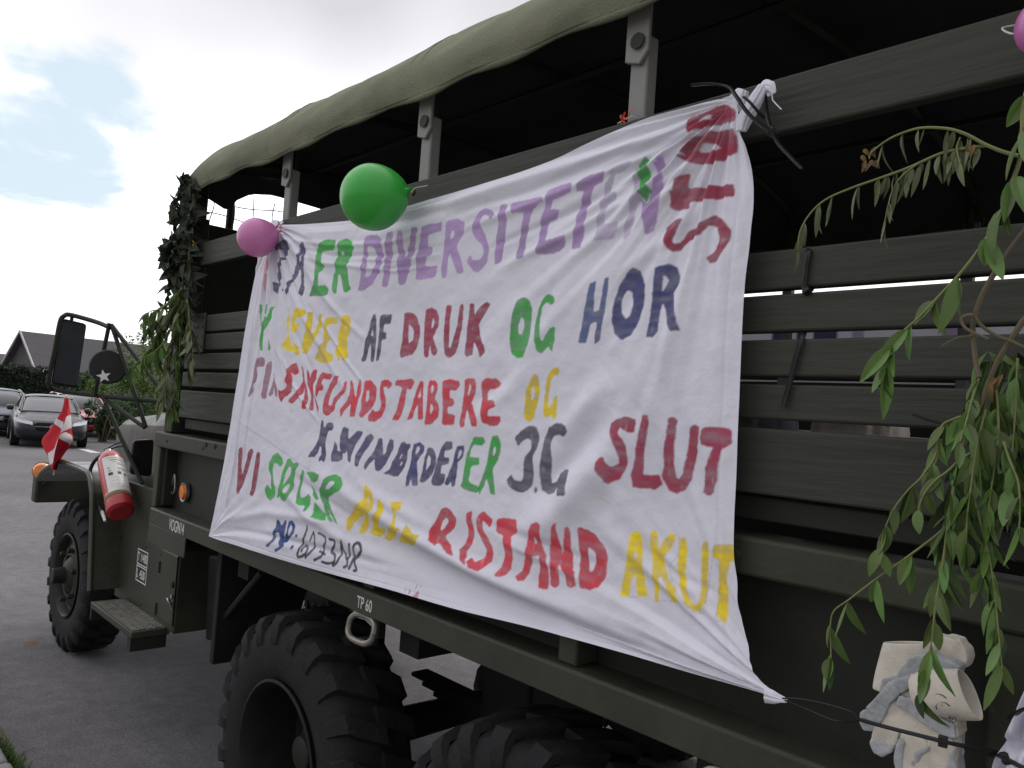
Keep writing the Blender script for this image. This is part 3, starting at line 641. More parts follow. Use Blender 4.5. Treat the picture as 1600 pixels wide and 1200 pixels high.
LET = """
A s 180,335 205,400 210,480 190,600 165,680 150,760 130,840 130,960 108,960 112,860 120,720 120,600 145,480 165,390
A n 420,130 500,165 505,300 490,400 440,500 395,515 370,575 395,650 395,740 385,850 330,995 250,900 285,800 310,825 350,745 350,660 330,600 340,520 370,460 405,430 440,340 420,295 390,285 345,300 330,330 320,270 345,200
A n 415,915 430,905 432,955 412,960
A n 725,170 748,195 748,430 750,560 750,740 750,860 760,900 745,970 710,1035 690,1000 665,1000 690,900 705,800 700,610 665,620 660,690 630,740 590,790 560,850 520,950 485,985 475,1025 445,940 500,850 540,750 600,660 610,570 635,520 635,420 660,340 680,240 700,190 | 690,370 705,380 700,480 682,485
A g 990,190 1090,140 1250,150 1235,230 1215,310 1110,320 1030,330 1020,500 1065,540 1055,610 980,655 970,860 1060,860 1070,845 1135,910 1120,990 1065,1030 950,1025 825,1035 860,930 890,860 905,760 925,500 950,300
A g 1290,170 1420,120 1500,170 1520,260 1510,380 1450,470 1410,560 1440,700 1450,840 1490,905 1470,930 1410,970 1365,955 1340,800 1320,690 1280,690 1275,800 1260,990 1210,985 1185,900 1210,690 1240,650 1240,480 1270,330 | 1335,325 1370,325 1375,385 1340,400
B p 210,390 290,370 400,370 455,430 480,600 465,800 410,970 330,1130 240,1200 180,1240 95,1240 100,1200 130,1040 165,760 185,560 190,450 | 240,545 330,550 370,620 378,760 340,900 270,1015 200,1040 225,840 245,640
B p 540,325 635,310 630,520 610,860 585,1060 550,1190 465,1180 500,960 525,640
B p 710,300 775,300 800,380 800,560 830,720 850,720 870,600 905,460 930,260 1015,240 1025,300 985,540 925,830 880,960 845,1100 820,1150 735,1150 720,1020 705,560
B p 1090,235 1410,165 1400,310 1190,370 1185,570 1260,560 1250,680 1160,720 1140,850 1220,865 1335,850 1320,960 1300,1030 1150,1060 990,1080 1000,870 1030,640 1070,420
C p 135,450 280,405 370,460 360,590 270,750 305,870 345,990 355,1090 280,1110 230,980 185,850 165,900 150,1040 135,1155 80,1150 75,1050 100,850 120,680 | 230,555 245,590 235,640 195,680 190,620 210,570
C p 560,320 640,275 720,320 740,360 695,425 650,370 600,370 555,440 560,500 620,600 660,720 670,820 650,950 610,1020 540,1080 480,1075 420,990 395,935 435,870 470,935 540,935 590,890 610,800 590,750 510,670 460,580 460,510 490,420
C p 815,240 905,230 890,420 875,640 850,820 830,940 800,975 740,990 745,850 765,620 790,430
C p 945,225 1100,190 1340,135 1330,215 1205,290 1190,400 1160,560 1130,750 1100,900 1020,920 1020,820 1050,740 1080,600 1110,330 945,345
C p 1400,70 1520,20 1700,-40 1712,-5 1680,80 1470,185 1440,300 1500,295 1555,300 1560,350 1500,430 1430,460 1400,560 1380,690 1480,660 1630,620 1615,760 1560,820 1480,850 1270,865 1290,700 1325,480 1365,250
D p 330,440 450,370 680,295 650,440 545,500 500,690 450,830 420,980 385,1200 375,1260 265,1280 270,1200 320,960 370,740 425,540 310,560
D q 680,340 790,260 900,205 1010,175 1025,195 960,290 810,340 770,480 740,570 800,545 830,580 810,660 760,700 700,740 670,960 760,950 840,920 835,1060 790,1140 640,1160 520,1165 560,1120 570,980 620,780 660,600 690,440 740,330
D q 1090,240 1120,600 1090,740 1040,960 990,1100 930,1160 890,1130 930,960 980,740 1040,500 1065,280
D p 1320,130 1430,85 1435,140 1400,400 1360,640 1330,850 1300,1050 1190,1090 1160,980 1150,720 1125,640 1200,710 1240,600 1270,420 1310,180
D g 1180,125 1235,160 1220,440 1215,520 1235,600 1195,700 1120,600 1100,540 1095,220
E c 240,190 330,150 480,95 545,125 560,160 550,215 420,240 300,280 240,290 228,250 | 310,210 340,170 385,165 395,190 350,200
E c 390,280 550,265 570,320 560,420 470,490 360,500 240,490 185,460 190,420 240,350 320,300 | 305,400 370,365 430,365 455,385 430,405 360,420 320,420
E c 145,590 255,565 245,660 350,655 545,635 550,715 430,735 250,755 240,800 160,810 115,790 125,680
E c 150,870 200,865 205,890 150,960 130,1010 150,1030 180,1030 240,950 320,890 420,840 480,880 525,950 520,1000 470,1080 430,1150 380,1165 355,1130 420,1080 450,1010 430,920 390,910 310,970 240,1020 190,1080 140,1095 90,1060 65,1010 90,930
F g 190,150 205,165 195,500 175,520 162,300
F g 320,195 415,195 350,360 280,480 215,650 200,880 170,880 150,720 175,600 215,430 250,320 265,370 300,260
F g 260,145 280,150 255,320 245,300
F g 300,690 325,850 300,880 285,850
F y 580,230 605,270 600,420 610,640 650,780 690,840 680,890 600,880 490,820 520,740 595,650 580,500 570,380
F y 700,225 780,210 880,260 870,320 820,355 720,360 700,470 770,460 775,500 740,560 700,620 660,590 645,500 660,380
F y 680,740 760,810 780,940 730,975 690,900
F y 905,270 990,275 985,400 970,610 1000,610 1050,560 1035,520 1085,430 1085,300 1130,320 1130,440 1080,590 1010,710 940,840 900,930 820,930 815,820 850,640 880,420
F y 1190,365 1380,360 1375,455 1220,470 1215,640 1270,680 1250,730 1200,760 1195,890 1300,930 1310,1010 1270,1070 1150,1075 1010,1010 1070,880 1150,740 1160,560
F y 1440,340 1500,315 1560,340 1585,440 1570,570 1520,680 1530,800 1520,1000 1480,1050 1430,1000 1420,930 1380,1050 1340,920 1360,800 1380,640 1420,470 | 1490,480 1520,480 1515,530 1490,545
G k 240,225 265,222 280,300 275,480 265,640 245,770 210,760 215,560 190,600 165,740 130,775 100,755 130,680 140,580 190,420 210,320 | 235,385 245,480 215,470
G k 320,245 350,230 460,225 440,330 360,345 355,430 390,430 385,510 340,515 330,640 305,750 270,760 295,560 310,400
G c 595,210 690,205 740,260 770,360 775,460 740,610 690,680 550,725 545,650 570,540 585,360 | 650,340 690,370 705,430 690,520 645,560 640,450
G c 840,180 900,145 960,175 990,270 985,360 920,480 960,600 975,650 940,700 905,680 885,580 865,720 820,720 815,560 820,350 | 925,260 938,300 920,380 900,390 910,310
G c 1070,130 1110,115 1135,135 1110,340 1100,600 1120,610 1160,470 1200,330 1225,120 1255,105 1270,140 1250,360 1215,540 1180,670 1110,725 1055,690 1040,560 1045,380
G c 1340,105 1390,100 1390,240 1440,160 1530,80 1575,110 1520,210 1440,340 1460,480 1500,580 1510,660 1450,720 1430,620 1385,540 1370,690 1310,710 1280,680 1300,480 1325,260
H g 140,380 200,340 250,360 275,440 270,560 240,720 200,840 150,855 100,810 85,700 95,560 115,450 | 185,510 205,530 210,600 190,650 160,650 160,580
H g 360,360 410,310 450,330 465,390 430,415 400,385 360,420 340,520 340,690 360,710 410,620 420,600 465,585 460,700 440,800 415,770 410,750 350,815 310,790 290,700 300,560 330,440
H w 755,225 810,210 785,460 830,455 880,180 918,170 900,340 870,500 840,700 800,735 790,700 815,550 760,560 725,725 662,725 690,560 730,340
H b 1070,130 1130,95 1180,130 1215,230 1210,400 1150,580 1090,670 1020,700 960,650 938,540 950,400 1000,240 | 1075,280 1110,310 1115,420 1090,500 1050,525 1020,470 1020,380 1045,310
H b 1295,95 1420,60 1490,100 1512,190 1500,230 1450,310 1455,420 1490,570 1510,625 1420,625 1395,540 1380,430 1360,400 1340,480 1315,640 1280,675 1220,675 1250,540 1275,350 1285,200 | 1365,175 1390,165 1410,190 1405,230 1370,295 1350,295 1355,230
I d 190,80 290,70 305,130 290,205 195,200 185,310 210,330 175,390 140,440 130,560 90,630 65,620 90,530 125,430 160,170
I d 360,135 400,125 395,260 360,420 330,540 320,650 260,650 245,590 270,480 310,230 330,170
I d 430,280 445,420 475,560 475,630 445,620 430,480 410,600 370,620 350,590 400,470 420,380
I r 600,240 660,180 740,145 780,270 740,325 700,310 650,280 680,360 690,440 665,540 640,590 560,640 530,710 490,630 480,490 500,545 560,530 605,470 580,400 575,300
I r 805,175 840,240 850,380 880,480 905,640 885,760 850,800 805,790 815,700 850,640 860,490 820,590 760,640 680,725 620,690 660,630 720,560 780,500 830,400
I r 885,225 920,300 930,370 960,270 990,240 1035,250 1010,380 970,460 975,560 980,700 975,800 930,830 915,770 940,660 940,580 890,440
I r 975,560 1020,680 1050,780 1040,850 1000,700
I r 1065,320 1110,270 1140,290 1240,310 1215,385 1110,370 1085,440 1120,480 1100,540 1050,530 1020,640 1000,590 1010,460
I r 1260,340 1330,330 1310,420 1240,520 1200,640 1180,740 1230,740 1260,630 1340,560 1390,500 1410,400 1440,410 1430,540 1340,640 1290,700 1270,810 1160,895 1110,850 1100,770 1120,650 1190,480
J r -24,250 5,230 20,290 50,500 65,500 90,330 110,225 135,230 145,370 130,470 90,560 80,650 40,810 -35,815 -20,600 -60,650 -125,722 -181,829 -193,700 -110,600 -50,500
J r 200,250 300,240 360,310 390,370 370,560 310,680 170,820 145,835 105,790 140,680 150,520 180,400 | 225,410 270,405 270,520 230,590 215,560 225,480
J r 460,250 530,225 600,250 630,300 570,390 540,340 490,340 500,440 535,560 520,680 460,820 350,895 250,880 250,800 320,690 360,730 420,720 460,620 440,530 430,440 440,330
J r 690,240 940,220 985,260 930,370 900,390 860,360 845,460 820,620 780,760 720,875 620,870 690,720 730,560 790,360 730,330 670,320
J r 1070,245 1115,260 1110,500 1115,850 1030,860 1030,620 1000,660 940,850 855,865 920,700 960,560 1010,380 | 1075,385 1078,510 1030,515
J r 1210,235 1300,245 1345,320 1335,420 1290,530 1340,600 1365,700 1340,830 1240,930 1130,940 1150,800 1170,560 1190,340 | 1250,310 1280,340 1275,400 1240,455 1235,380 | 1220,610 1255,620 1275,690 1230,780 1220,720
K r 10,280 100,262 215,275 230,340 190,400 105,395 100,495 145,500 165,560 130,605 75,600 75,690 170,705 155,830 0,830 15,600
K r 285,265 360,240 420,260 435,370 420,460 375,545 410,680 450,800 430,855 380,860 350,740 315,640 295,740 285,855 235,870 220,800 250,660 270,500 285,400 | 350,325 370,335 365,400 335,475 330,440 340,380
K r 500,280 550,250 700,250 750,330 700,380 600,390 575,430 570,520 650,520 675,600 620,630 580,640 580,725 730,715 740,780 700,840 610,845 510,810 485,740 490,600 500,420
K y 1130,210 1170,190 1210,230 1225,330 1225,450 1190,600 1150,750 1110,790 1060,785 1025,720 1040,560 1050,370 1100,300 | 1130,355 1165,345 1165,420 1150,500 1125,540 1115,470
K y 1330,200 1400,115 1450,105 1485,150 1450,220 1400,225 1365,290 1350,400 1325,600 1350,620 1390,540 1420,460 1450,455 1440,650 1415,765 1375,760 1380,700 1320,745 1285,730 1270,620 1290,430 1310,280
L n 280,155 310,150 320,240 340,250 370,180 440,180 460,240 430,295 390,290 360,370 340,470 345,560 355,610 340,700 310,735 285,700 250,735 245,680 285,630 285,520 265,500 240,600 180,665 90,660 120,610 200,510 240,420 265,300
L n 470,430 510,500 500,575 580,580 585,690 520,725 425,725 420,620 445,560
L n 590,240 665,260 660,410 720,360 790,290 870,310 840,370 760,490 720,600 700,640 690,740 650,720 640,560 610,620 560,590 535,520 550,350
L n 910,360 980,335 1025,380 970,470 880,600 830,680 790,795 745,775 755,640 800,560 870,450
L n 1085,390 1135,395 1140,480 1140,630 1180,600 1200,500 1240,405 1290,430 1290,540 1230,650 1180,760 1100,850 1040,850 1025,750 1030,680 950,750 895,850 870,800 900,720 1000,610 1050,500
L n 1380,480 1430,435 1470,480 1520,465 1530,510 1485,570 1480,690 1440,800 1350,930 1250,920 1225,900 1135,895 1200,850 1240,820 1260,740 1330,640 | 1410,600 1415,620 1375,700 1370,670 | 1410,710 1415,740 1380,785 1375,760
M b 150,250 210,232 248,265 240,320 180,410 185,500 190,620 140,630 125,560 105,628 75,630 85,560 120,430 135,320 | 180,270 210,280 200,320 165,345
M n 280,275 320,290 350,340 350,430 310,530 250,590 200,592 225,500 250,370 | 280,350 305,370 300,440 260,490 265,420
M n 435,225 495,225 500,290 470,310 430,310 420,365 470,370 460,430 400,440 390,515 435,520 420,600 380,628 320,625 305,590 330,500 360,400 390,300
M b 540,265 600,262 605,310 590,370 540,420 535,520 520,632 490,630 485,590 450,620 420,612 450,540 480,470 505,400 520,330 | 565,300 582,310 570,360 540,390 550,340
M g 690,190 770,185 795,230 760,265 690,255 660,300 650,370 735,370 740,430 660,455 640,560 640,580 740,640 735,665 710,690 600,655 565,620 590,570 600,470 625,330
M g 850,180 900,170 930,240 930,310 900,400 855,470 865,560 880,700 840,705 820,620 805,560 770,640 735,710 720,650 760,560 800,440 825,300 | 870,270 885,280 880,330 858,362 858,310
M k 1110,130 1180,85 1240,95 1270,150 1275,210 1250,290 1210,370 1215,430 1225,520 1215,610 1160,670 1080,685 1010,640 975,575 1025,520 1040,560 1110,585 1130,550 1130,420 1140,370 1200,290 1200,210 1170,200 1120,230 1085,275 1052,195
M k 1240,632 1258,650 1250,685 1225,685 1222,655
M k 1360,100 1430,58 1500,80 1522,130 1490,188 1430,165 1400,180 1375,260 1385,400 1375,540 1385,605 1420,590 1460,510 1500,478 1530,480 1515,600 1500,708 1430,718 1440,630 1400,690 1340,703 1295,660 1275,560 1280,400 1310,230
N c 230,200 370,140 490,165 480,300 440,315 380,290 320,255 300,300 350,390 390,450 405,570 390,680 330,790 210,840 140,815 60,690 70,610 120,560 160,570 165,620 240,665 310,640 310,580 280,500 230,380 210,290
N c 560,120 610,120 628,170 610,300 590,450 575,600 575,745 740,750 770,840 680,905 560,890 460,880 440,750 470,620 490,460 525,260
N c 830,160 870,145 920,170 910,300 890,450 890,620 910,760 940,790 980,740 990,640 1030,500 1060,250 1100,220 1155,240 1140,440 1140,520 1100,660 1080,790 1010,900 910,945 830,900 770,800 755,740 780,680 775,540 800,350
N c 1180,260 1220,250 1440,255 1495,300 1490,430 1380,475 1350,600 1335,800 1300,940 1250,970 1190,935 1210,800 1220,660 1260,520 1290,460 1170,430 1150,350
N x 130,990 240,1050 230,1058 130,1000
O c 115,85 165,70 165,180 150,300 155,440 200,300 240,120 290,88 312,130 270,260 220,430 170,580 100,710 80,680 90,560 100,330 100,180
O c 350,140 400,140 395,280 370,440 330,660 295,740 250,715 285,600 310,400 335,250
O g 570,180 630,145 690,210 710,300 660,345 650,300 580,290 565,370 575,500 600,620 600,740 540,790 490,760 455,640 490,565 550,650 545,480 510,370 515,290
O g 760,240 800,215 840,290 905,275 915,320 870,380 855,500 855,600 780,720 740,800 690,800 640,700 650,580 690,430 740,300 | 790,330 815,350 810,430 770,500 700,590 720,500 750,400 | 790,560 800,590 760,660 720,700 695,670 720,610
O g 630,770 620,720 650,680 660,720
O g 970,370 995,420 960,560 930,700 950,760 1000,740 1045,690 1080,760 1060,860 1000,940 975,930 1000,860 940,860 865,830 880,750 910,620 930,480
O g 1020,405 1100,400 1190,450 1160,540 1100,550 1060,490
O g 1080,570 1130,650 1190,760 1150,790 1090,700
O g 1130,800 1200,890 1290,980 1280,1050 1200,1060 1065,1000 1110,920
O g 1270,470 1400,435 1480,470 1510,560 1470,650 1310,750 1320,830 1370,960 1440,1110 1400,1080 1330,950 1310,910 1340,1010 1370,1090 1320,1060 1270,960 1240,820 1195,730 1195,640 1230,540 | 1330,530 1370,525 1395,560 1340,620 1270,650 1290,590
P u 140,370 170,400 180,440 220,378 235,400 220,480 215,560 205,640 125,695 110,670 160,640 165,580 160,500 130,510 110,590 60,640 30,650 40,620 85,580 95,520 130,450
P u 250,400 290,390 318,440 305,510 260,570 215,610 210,580 230,500 | 275,430 290,450 280,500 250,540 250,480
P u 315,520 340,525 335,555 312,550
P u 285,625 302,630 295,665 268,675 265,655
P y 985,35 1060,130 1060,270 1030,400 970,525 925,510 950,430 990,320 930,370 880,420 845,490 805,470 810,370 880,270 960,190 | 1015,150 1025,170 1015,210 1000,200
P y 1110,180 1170,240 1130,370 1110,450 1190,470 1140,550 1030,510 1060,420 1095,290
P y 1230,205 1340,210 1330,290 1270,300 1280,400 1270,460 1330,470 1230,590 1170,560 1200,490 1240,420 1250,300
P y 1380,420 1420,470 1420,510 1510,530 1480,620 1430,635 1310,590 1340,520
Q r 150,90 185,65 240,90 285,170 270,240 190,310 230,370 250,480 190,440 130,360 100,390 50,330 50,270 120,170 | 205,155 220,180 190,240 150,265 155,220 175,170
Q r 365,115 415,95 410,180 435,270 420,370 370,440 355,490 355,555 300,500 305,430 350,380 385,300 385,240 365,190
Q r 460,140 510,100 590,170 560,235 530,200 500,180 500,240 570,370 595,440 580,520 460,605 380,570 360,530 400,485 440,525 510,500 540,430 510,370 460,270 445,190
Q r 620,170 680,155 780,170 800,270 740,310 745,400 755,490 740,580 700,635 610,650 590,625 660,570 690,470 670,300 615,270
Q r 900,210 940,190 975,210 1000,380 1025,480 1055,660 1050,750 965,745 970,660 970,470 910,480 900,600 850,680 790,680 770,650 830,600 850,470 880,330 | 930,310 955,330 950,370 935,360
Q r 1070,230 1110,195 1120,270 1165,460 1180,240 1225,230 1240,400 1260,600 1280,720 1240,745 1200,720 1180,620 1135,540 1140,720 1100,740 1065,710 1060,560 1060,380
Q r 1290,240 1310,230 1440,290 1520,400 1548,490 1530,650 1470,735 1380,760 1310,735 1310,560 1305,400 | 1380,400 1440,440 1450,510 1430,590 1395,612 1385,500
Q i 190,535 205,540 198,552 188,548
R y 240,150 310,130 345,160 365,420 385,640 415,810 310,815 285,580 250,620 220,820 125,810 150,650 195,430 215,280 | 285,320 305,400 285,430 278,390
R y 440,140 480,120 520,140 525,340 570,250 640,160 710,165 690,250 590,400 590,480 640,620 690,740 745,880 670,890 600,700 535,600 540,740 525,885 485,870 465,600 450,350
R y 755,190 815,200 825,300 810,560 830,770 900,910 950,880 970,700 970,460 985,240 1050,235 1050,420 1040,700 1005,880 950,985 880,960 800,870 740,690 725,520 735,320
R y 1105,280 1300,275 1325,340 1325,435 1265,450 1255,700 1255,960 1230,1095 1140,1020 1150,720 1160,440 1085,400 1090,330
"""
# brush lines of a given width
STROKE = """
P i 20 430,440 410,530 375,640 335,735 400,720 430,670 415,630 375,680
P i 17 490,500 500,580 480,680 410,745
P i 12 455,590 490,500
P i 18 538,512 565,522 596,538 604,550 604,600 595,650 570,730 495,770
P i 16 555,685 610,715
P i 18 640,570 690,580 690,640 660,690 700,720 690,790 620,800 570,785
P i 20 675,820 725,780 755,590 775,680 820,760 830,620
P i 20 820,760 815,820 780,838
P i 22 830,850 870,780 885,620 930,620 945,690 890,760 905,860 880,872
R i 3 740,185 725,390 640,530 700,760 760,840 800,870 880,960 950,990 1000,940 1050,740 1075,420
R i 3 230,822 310,820
R i 3 530,865 590,852 660,870
R i 3 1085,400 1160,435 1140,1020 1180,1060
R i 3 1105,275 1300,278 1325,340
"""
def cpx(c, t, rnd=False):
    ox, oy, sc = CROP[c]; a = np.array([[float(q) for q in w.split(',')] for w in t.split()])
    if rnd:                                           # brush corners: cut once, bulging back to the traced width
        n = np.roll(a, -1, 0); L_ = np.hypot(*(n-a).T)[:, None]; k = np.minimum(.28, 1.6*sc/np.maximum(L_, 1e-6))
        a = np.stack([a+(n-a)*k, n-(n-a)*k], 1).reshape(-1, 2)
    return a/sc+np.array([ox, oy])

YB = -.045                                            # the sheet hangs this far in front of the planks
def unplane(px, Y):                                   # many points at once; Y scalar or array
    px = np.atleast_2d(px); d = np.stack([px[:, 0]-CX, -(px[:, 1]-CY), np.full(len(px), -FPX)]); d = RW @ d
    t = (Y-CAM[1])/d[1]; return CAM[0]+d[0]*t, CAM[2]+d[2]*t
def cpath(pts, n):                                    # resampled smooth curve on the sheet's plane
    x, z = unplane(np.array(pts, float), YB); q = np.array([v[:] for v in smoothpath([(a, 0, b) for a, b in zip(x, z)], 8)])[:, [0, 2]]
    s = np.concatenate([[0], np.cumsum(np.hypot(*np.diff(q, axis=0).T))]); u = np.linspace(0, s[-1], n)
    return np.stack([np.interp(u, s, q[:, 0]), np.interp(u, s, q[:, 1])], 1)
NU, NV = 820, 560
top = cpath([(428, 351), (480, 350), (560, 343), (640, 321), (720, 297), (800, 272), (860, 250), (920, 222), (1000, 188), (1080, 166), (1146, 147)], NU)
right = cpath([(1146, 147), (1152, 170), (1156, 205), (1164, 228), (1174, 268), (1178, 310), (1172, 370), (1164, 450), (1158, 560), (1152, 700), (1147, 830), (1152, 930), (1166, 1005), (1184, 1058), (1228, 1093)], NV)
bottom = cpath([(326, 838), (400, 862), (500, 892), (600, 920), (700, 950), (800, 975), (900, 1002), (1000, 1030), (1100, 1058), (1180, 1080), (1228, 1093)], NU)
left = cpath([(428, 351), (412, 372), (404, 392), (398, 430), (386, 500), (372, 590), (356, 690), (342, 770), (326, 838)], NV)
U, V = np.meshgrid(np.linspace(0, 1, NU), np.linspace(0, 1, NV))
c00, c10, c01, c11 = top[0], top[-1], bottom[0], bottom[-1]
XZ = ((1-V)[..., None]*top[None]+V[..., None]*bottom[None]+(1-U)[..., None]*left[:, None]+U[..., None]*right[:, None]
      - ((1-U)*(1-V))[..., None]*c00-(U*(1-V))[..., None]*c10-((1-U)*V)[..., None]*c01-(U*V)[..., None]*c11)

# --- folds -------------------------------------------------------------------
def vnoise1(t, seed):                                 # smooth 1-D noise
    r = np.random.default_rng(seed).uniform(-1, 1, 512); i = np.floor(t).astype(int); f = t-i; f = f*f*(3-2*f)
    return r[i % 512]*(1-f)+r[(i+1) % 512]*f
def vnoise2(x, y, seed):
    r = np.random.default_rng(seed).uniform(-1, 1, (128, 128)); i = np.floor(x).astype(int); j = np.floor(y).astype(int)
    f = x-i; g = y-j; f = f*f*(3-2*f); g = g*g*(3-2*g); i %= 128; j %= 128; i1 = (i+1) % 128; j1 = (j+1) % 128
    return (r[i, j]*(1-f)+r[i1, j]*f)*(1-g)+(r[i, j1]*(1-f)+r[i1, j1]*f)*g
def fbm2(x, y, seed, o=4):
    return sum(vnoise2(x*2**k, y*2**k, seed+k)*.5**k for k in range(o))
def pline(x, z, pts):                                 # distance, signed side and run along a polyline
    px, pz = unplane(np.array(pts, float), YB); best = np.full(x.shape, 9.); sg = np.zeros(x.shape); run = np.zeros(x.shape); acc = 0
    seg = np.hypot(np.diff(px), np.diff(pz)); tot = seg.sum()
    for a in range(len(px)-1):
        dx, dz = px[a+1]-px[a], pz[a+1]-pz[a]; L = dx*dx+dz*dz
        t = np.clip(((x-px[a])*dx+(z-pz[a])*dz)/L, 0, 1); d = np.hypot(x-px[a]-t*dx, z-pz[a]-t*dz)
        m = d < best; best = np.where(m, d, best); sg = np.where(m, np.sign(dx*(z-pz[a])-dz*(x-px[a])), sg); run = np.where(m, (acc+t*seg[a])/tot, run); acc += seg[a]
    return best, sg, run
RIDGE = [  # polyline in the cloth, half width (m), height (m), taper
 ([(500, 742), (570, 790), (650, 842), (740, 893), (830, 938), (940, 982), (1060, 1030), (1190, 1078)], .030, .020, 1),
 ([(500, 800), (600, 850), (700, 905), (800, 950), (950, 1005), (1120, 1062)], .035, -.016, 1),
 ([(560, 752), (620, 792), (690, 830)], .022, .008, 1),
 ([(430, 752), (470, 790), (520, 830), (580, 870)], .02, .008, 1), ([(465, 745), (510, 780), (560, 815)], .016, -.006, 1),
 ([(1010, 640), (930, 740), (860, 815), (800, 850)], .045, .014, 1), ([(960, 640), (890, 720), (830, 780)], .03, -.010, 1),
 ([(1060, 480), (1000, 590), (930, 690)], .05, .008, 1), ([(900, 430), (850, 520), (800, 600), (730, 680)], .035, .008, 1),
 ([(860, 520), (800, 590), (740, 640)], .025, -.006, 1),
 ([(870, 690), (910, 640), (960, 590)], .03, .008, 1),
 ([(1120, 240), (1000, 300), (880, 372), (780, 420)], .012, .006, 1), ([(1110, 228), (980, 285), (860, 345), (760, 390)], .010, -.005, 1),
 ([(1105, 215), (960, 262), (840, 318), (720, 360)], .011, .006, 1), ([(1100, 206), (960, 243), (830, 298), (700, 338)], .012, -.006, 1),
 ([(1100, 262), (990, 340), (900, 400)], .013, .005, 1), ([(1120, 290), (1030, 380), (960, 440)], .018, .006, 1),
 ([(1095, 196), (900, 252), (700, 318), (560, 352)], .016, .010, 1), ([(1070, 184), (880, 243), (680, 311)], .012, -.008, 1),
 ([(560, 352), (640, 338), (720, 312)], .022, -.014, 1),
 ([(440, 372), (520, 385), (600, 382), (680, 362)], .009, .004, 1), ([(445, 382), (520, 400), (600, 400), (690, 385)], .008, -.004, 1),
 ([(450, 392), (510, 412), (590, 420), (680, 402)], .009, .004, 1), ([(560, 405), (620, 408), (690, 398)], .006, .003, 1), ([(560, 420), (620, 424), (680, 415)], .006, .003, 1),
 ([(435, 370), (450, 430), (480, 500), (520, 570), (560, 640)], .014, .007, 1), ([(430, 372), (438, 440), (462, 520), (498, 600)], .011, -.005, 1),
 ([(425, 372), (424, 450), (436, 540), (460, 640)], .010, .006, 1), ([(420, 375), (412, 470), (412, 560)], .008, -.004, 1),
 ([(412, 385), (400, 480), (388, 600), (372, 720), (350, 815)], .010, .006, 1), ([(420, 400), (410, 520), (398, 640), (380, 760)], .010, -.005, 1),
 ([(470, 400), (500, 450), (540, 500), (590, 545)], .012, .005, 1), ([(480, 470), (520, 540), (560, 600)], .009, -.004, 1),
 ([(505, 500), (540, 560), (570, 600)], .006, .005, 1), ([(438, 545), (460, 600), (500, 660)], .008, .005, 1),
 ([(340, 815), (420, 800), (520, 815), (600, 850)], .018, .006, 1), ([(345, 826), (430, 838), (520, 862), (620, 890)], .012, -.006, 1),
 ([(1000, 880), (1060, 930), (1110, 960)], .010, .004, 1), ([(1010, 860), (1060, 900), (1120, 930)], .010, -.004, 1), ([(1100, 1000), (1150, 1030), (1200, 1070)], .018, .008, 1),
 ([(780, 840), (840, 870), (920, 910)], .010, .004, 1), ([(760, 815), (850, 850), (950, 890)], .012, -.004, 1),
 ([(1160, 230), (1166, 300), (1160, 380)], .014, .006, 1),
]
CORN = [((428, 353), .012, 14, .35, 3), ((1146, 155), .014, 17, .40, 5), ((326, 838), .010, 12, .30, 8), ((1222, 1090), .014, 14, .35, 11)]
def height(x, z):
    h = .010*fbm2(x*1.7+4, z*2.1+9, 21, 3)+.0022*fbm2(x*9+z*4, z*11-x*3, 33, 3)
    for pts, w, a, tp in RIDGE:
        d, sg, t = pline(x, z, pts); h = h+1.45*a*np.exp(-(d/w)**2)*np.sin(np.pi*np.clip(t, .02, .98))**.6
    # below the long lower fold the cloth is tucked back
    d, sg, t = pline(x, z, RIDGE[0][0]); h = h-.022*np.clip(.5+.5*np.tanh(-sg*d/.02), 0, 1)*np.sin(np.pi*np.clip(t, .02, .98))
    for c, a, k, L, sd in CORN:                        # pulled folds fanning out of the tied corners
        cx_, cz_ = unplane(np.array([c], float), YB); r = np.hypot(x-cx_[0], z-cz_[0]); th = np.arctan2(z-cz_[0], x-cx_[0])
        h = h+1.35*a*vnoise1(th*k+40+.6*fbm2(x*2, z*2, sd+60, 2), sd)*np.exp(-r/L)*np.minimum(1, r/.10)
    return h
def fix(h, u, v):                                     # edges stay near the plane; hem is doubled cloth
    e = np.minimum(np.minimum(u, 1-u), np.minimum(v, 1-v)); return h*np.clip(.35+e*14, 0, 1)+.05*(u*(1-u)*v*(1-v))*4*.5
Hh = fix(height(XZ[..., 0], XZ[..., 1]), U, V)
def edge(a): return np.clip(1-a, 0, 1)
hemr = np.exp(-(((1-U)*1.3-.020)/.0022)**2)*(V < .985)+.6*np.exp(-((V*1.3-.022)/.003)**2)+.8*np.exp(-(((1-V)*1.3-.020)/.003)**2)+.5*np.exp(-((U*1.3-.018)/.003)**2)
Hh = Hh-.0016*hemr
Hh = Hh-.010*np.clip((V-.62)/.38, 0, 1)**2*0.0
YY = YB-Hh
CXZ = XZ[::6, ::6].reshape(-1, 2); CYY = YY[::6, ::6].ravel()
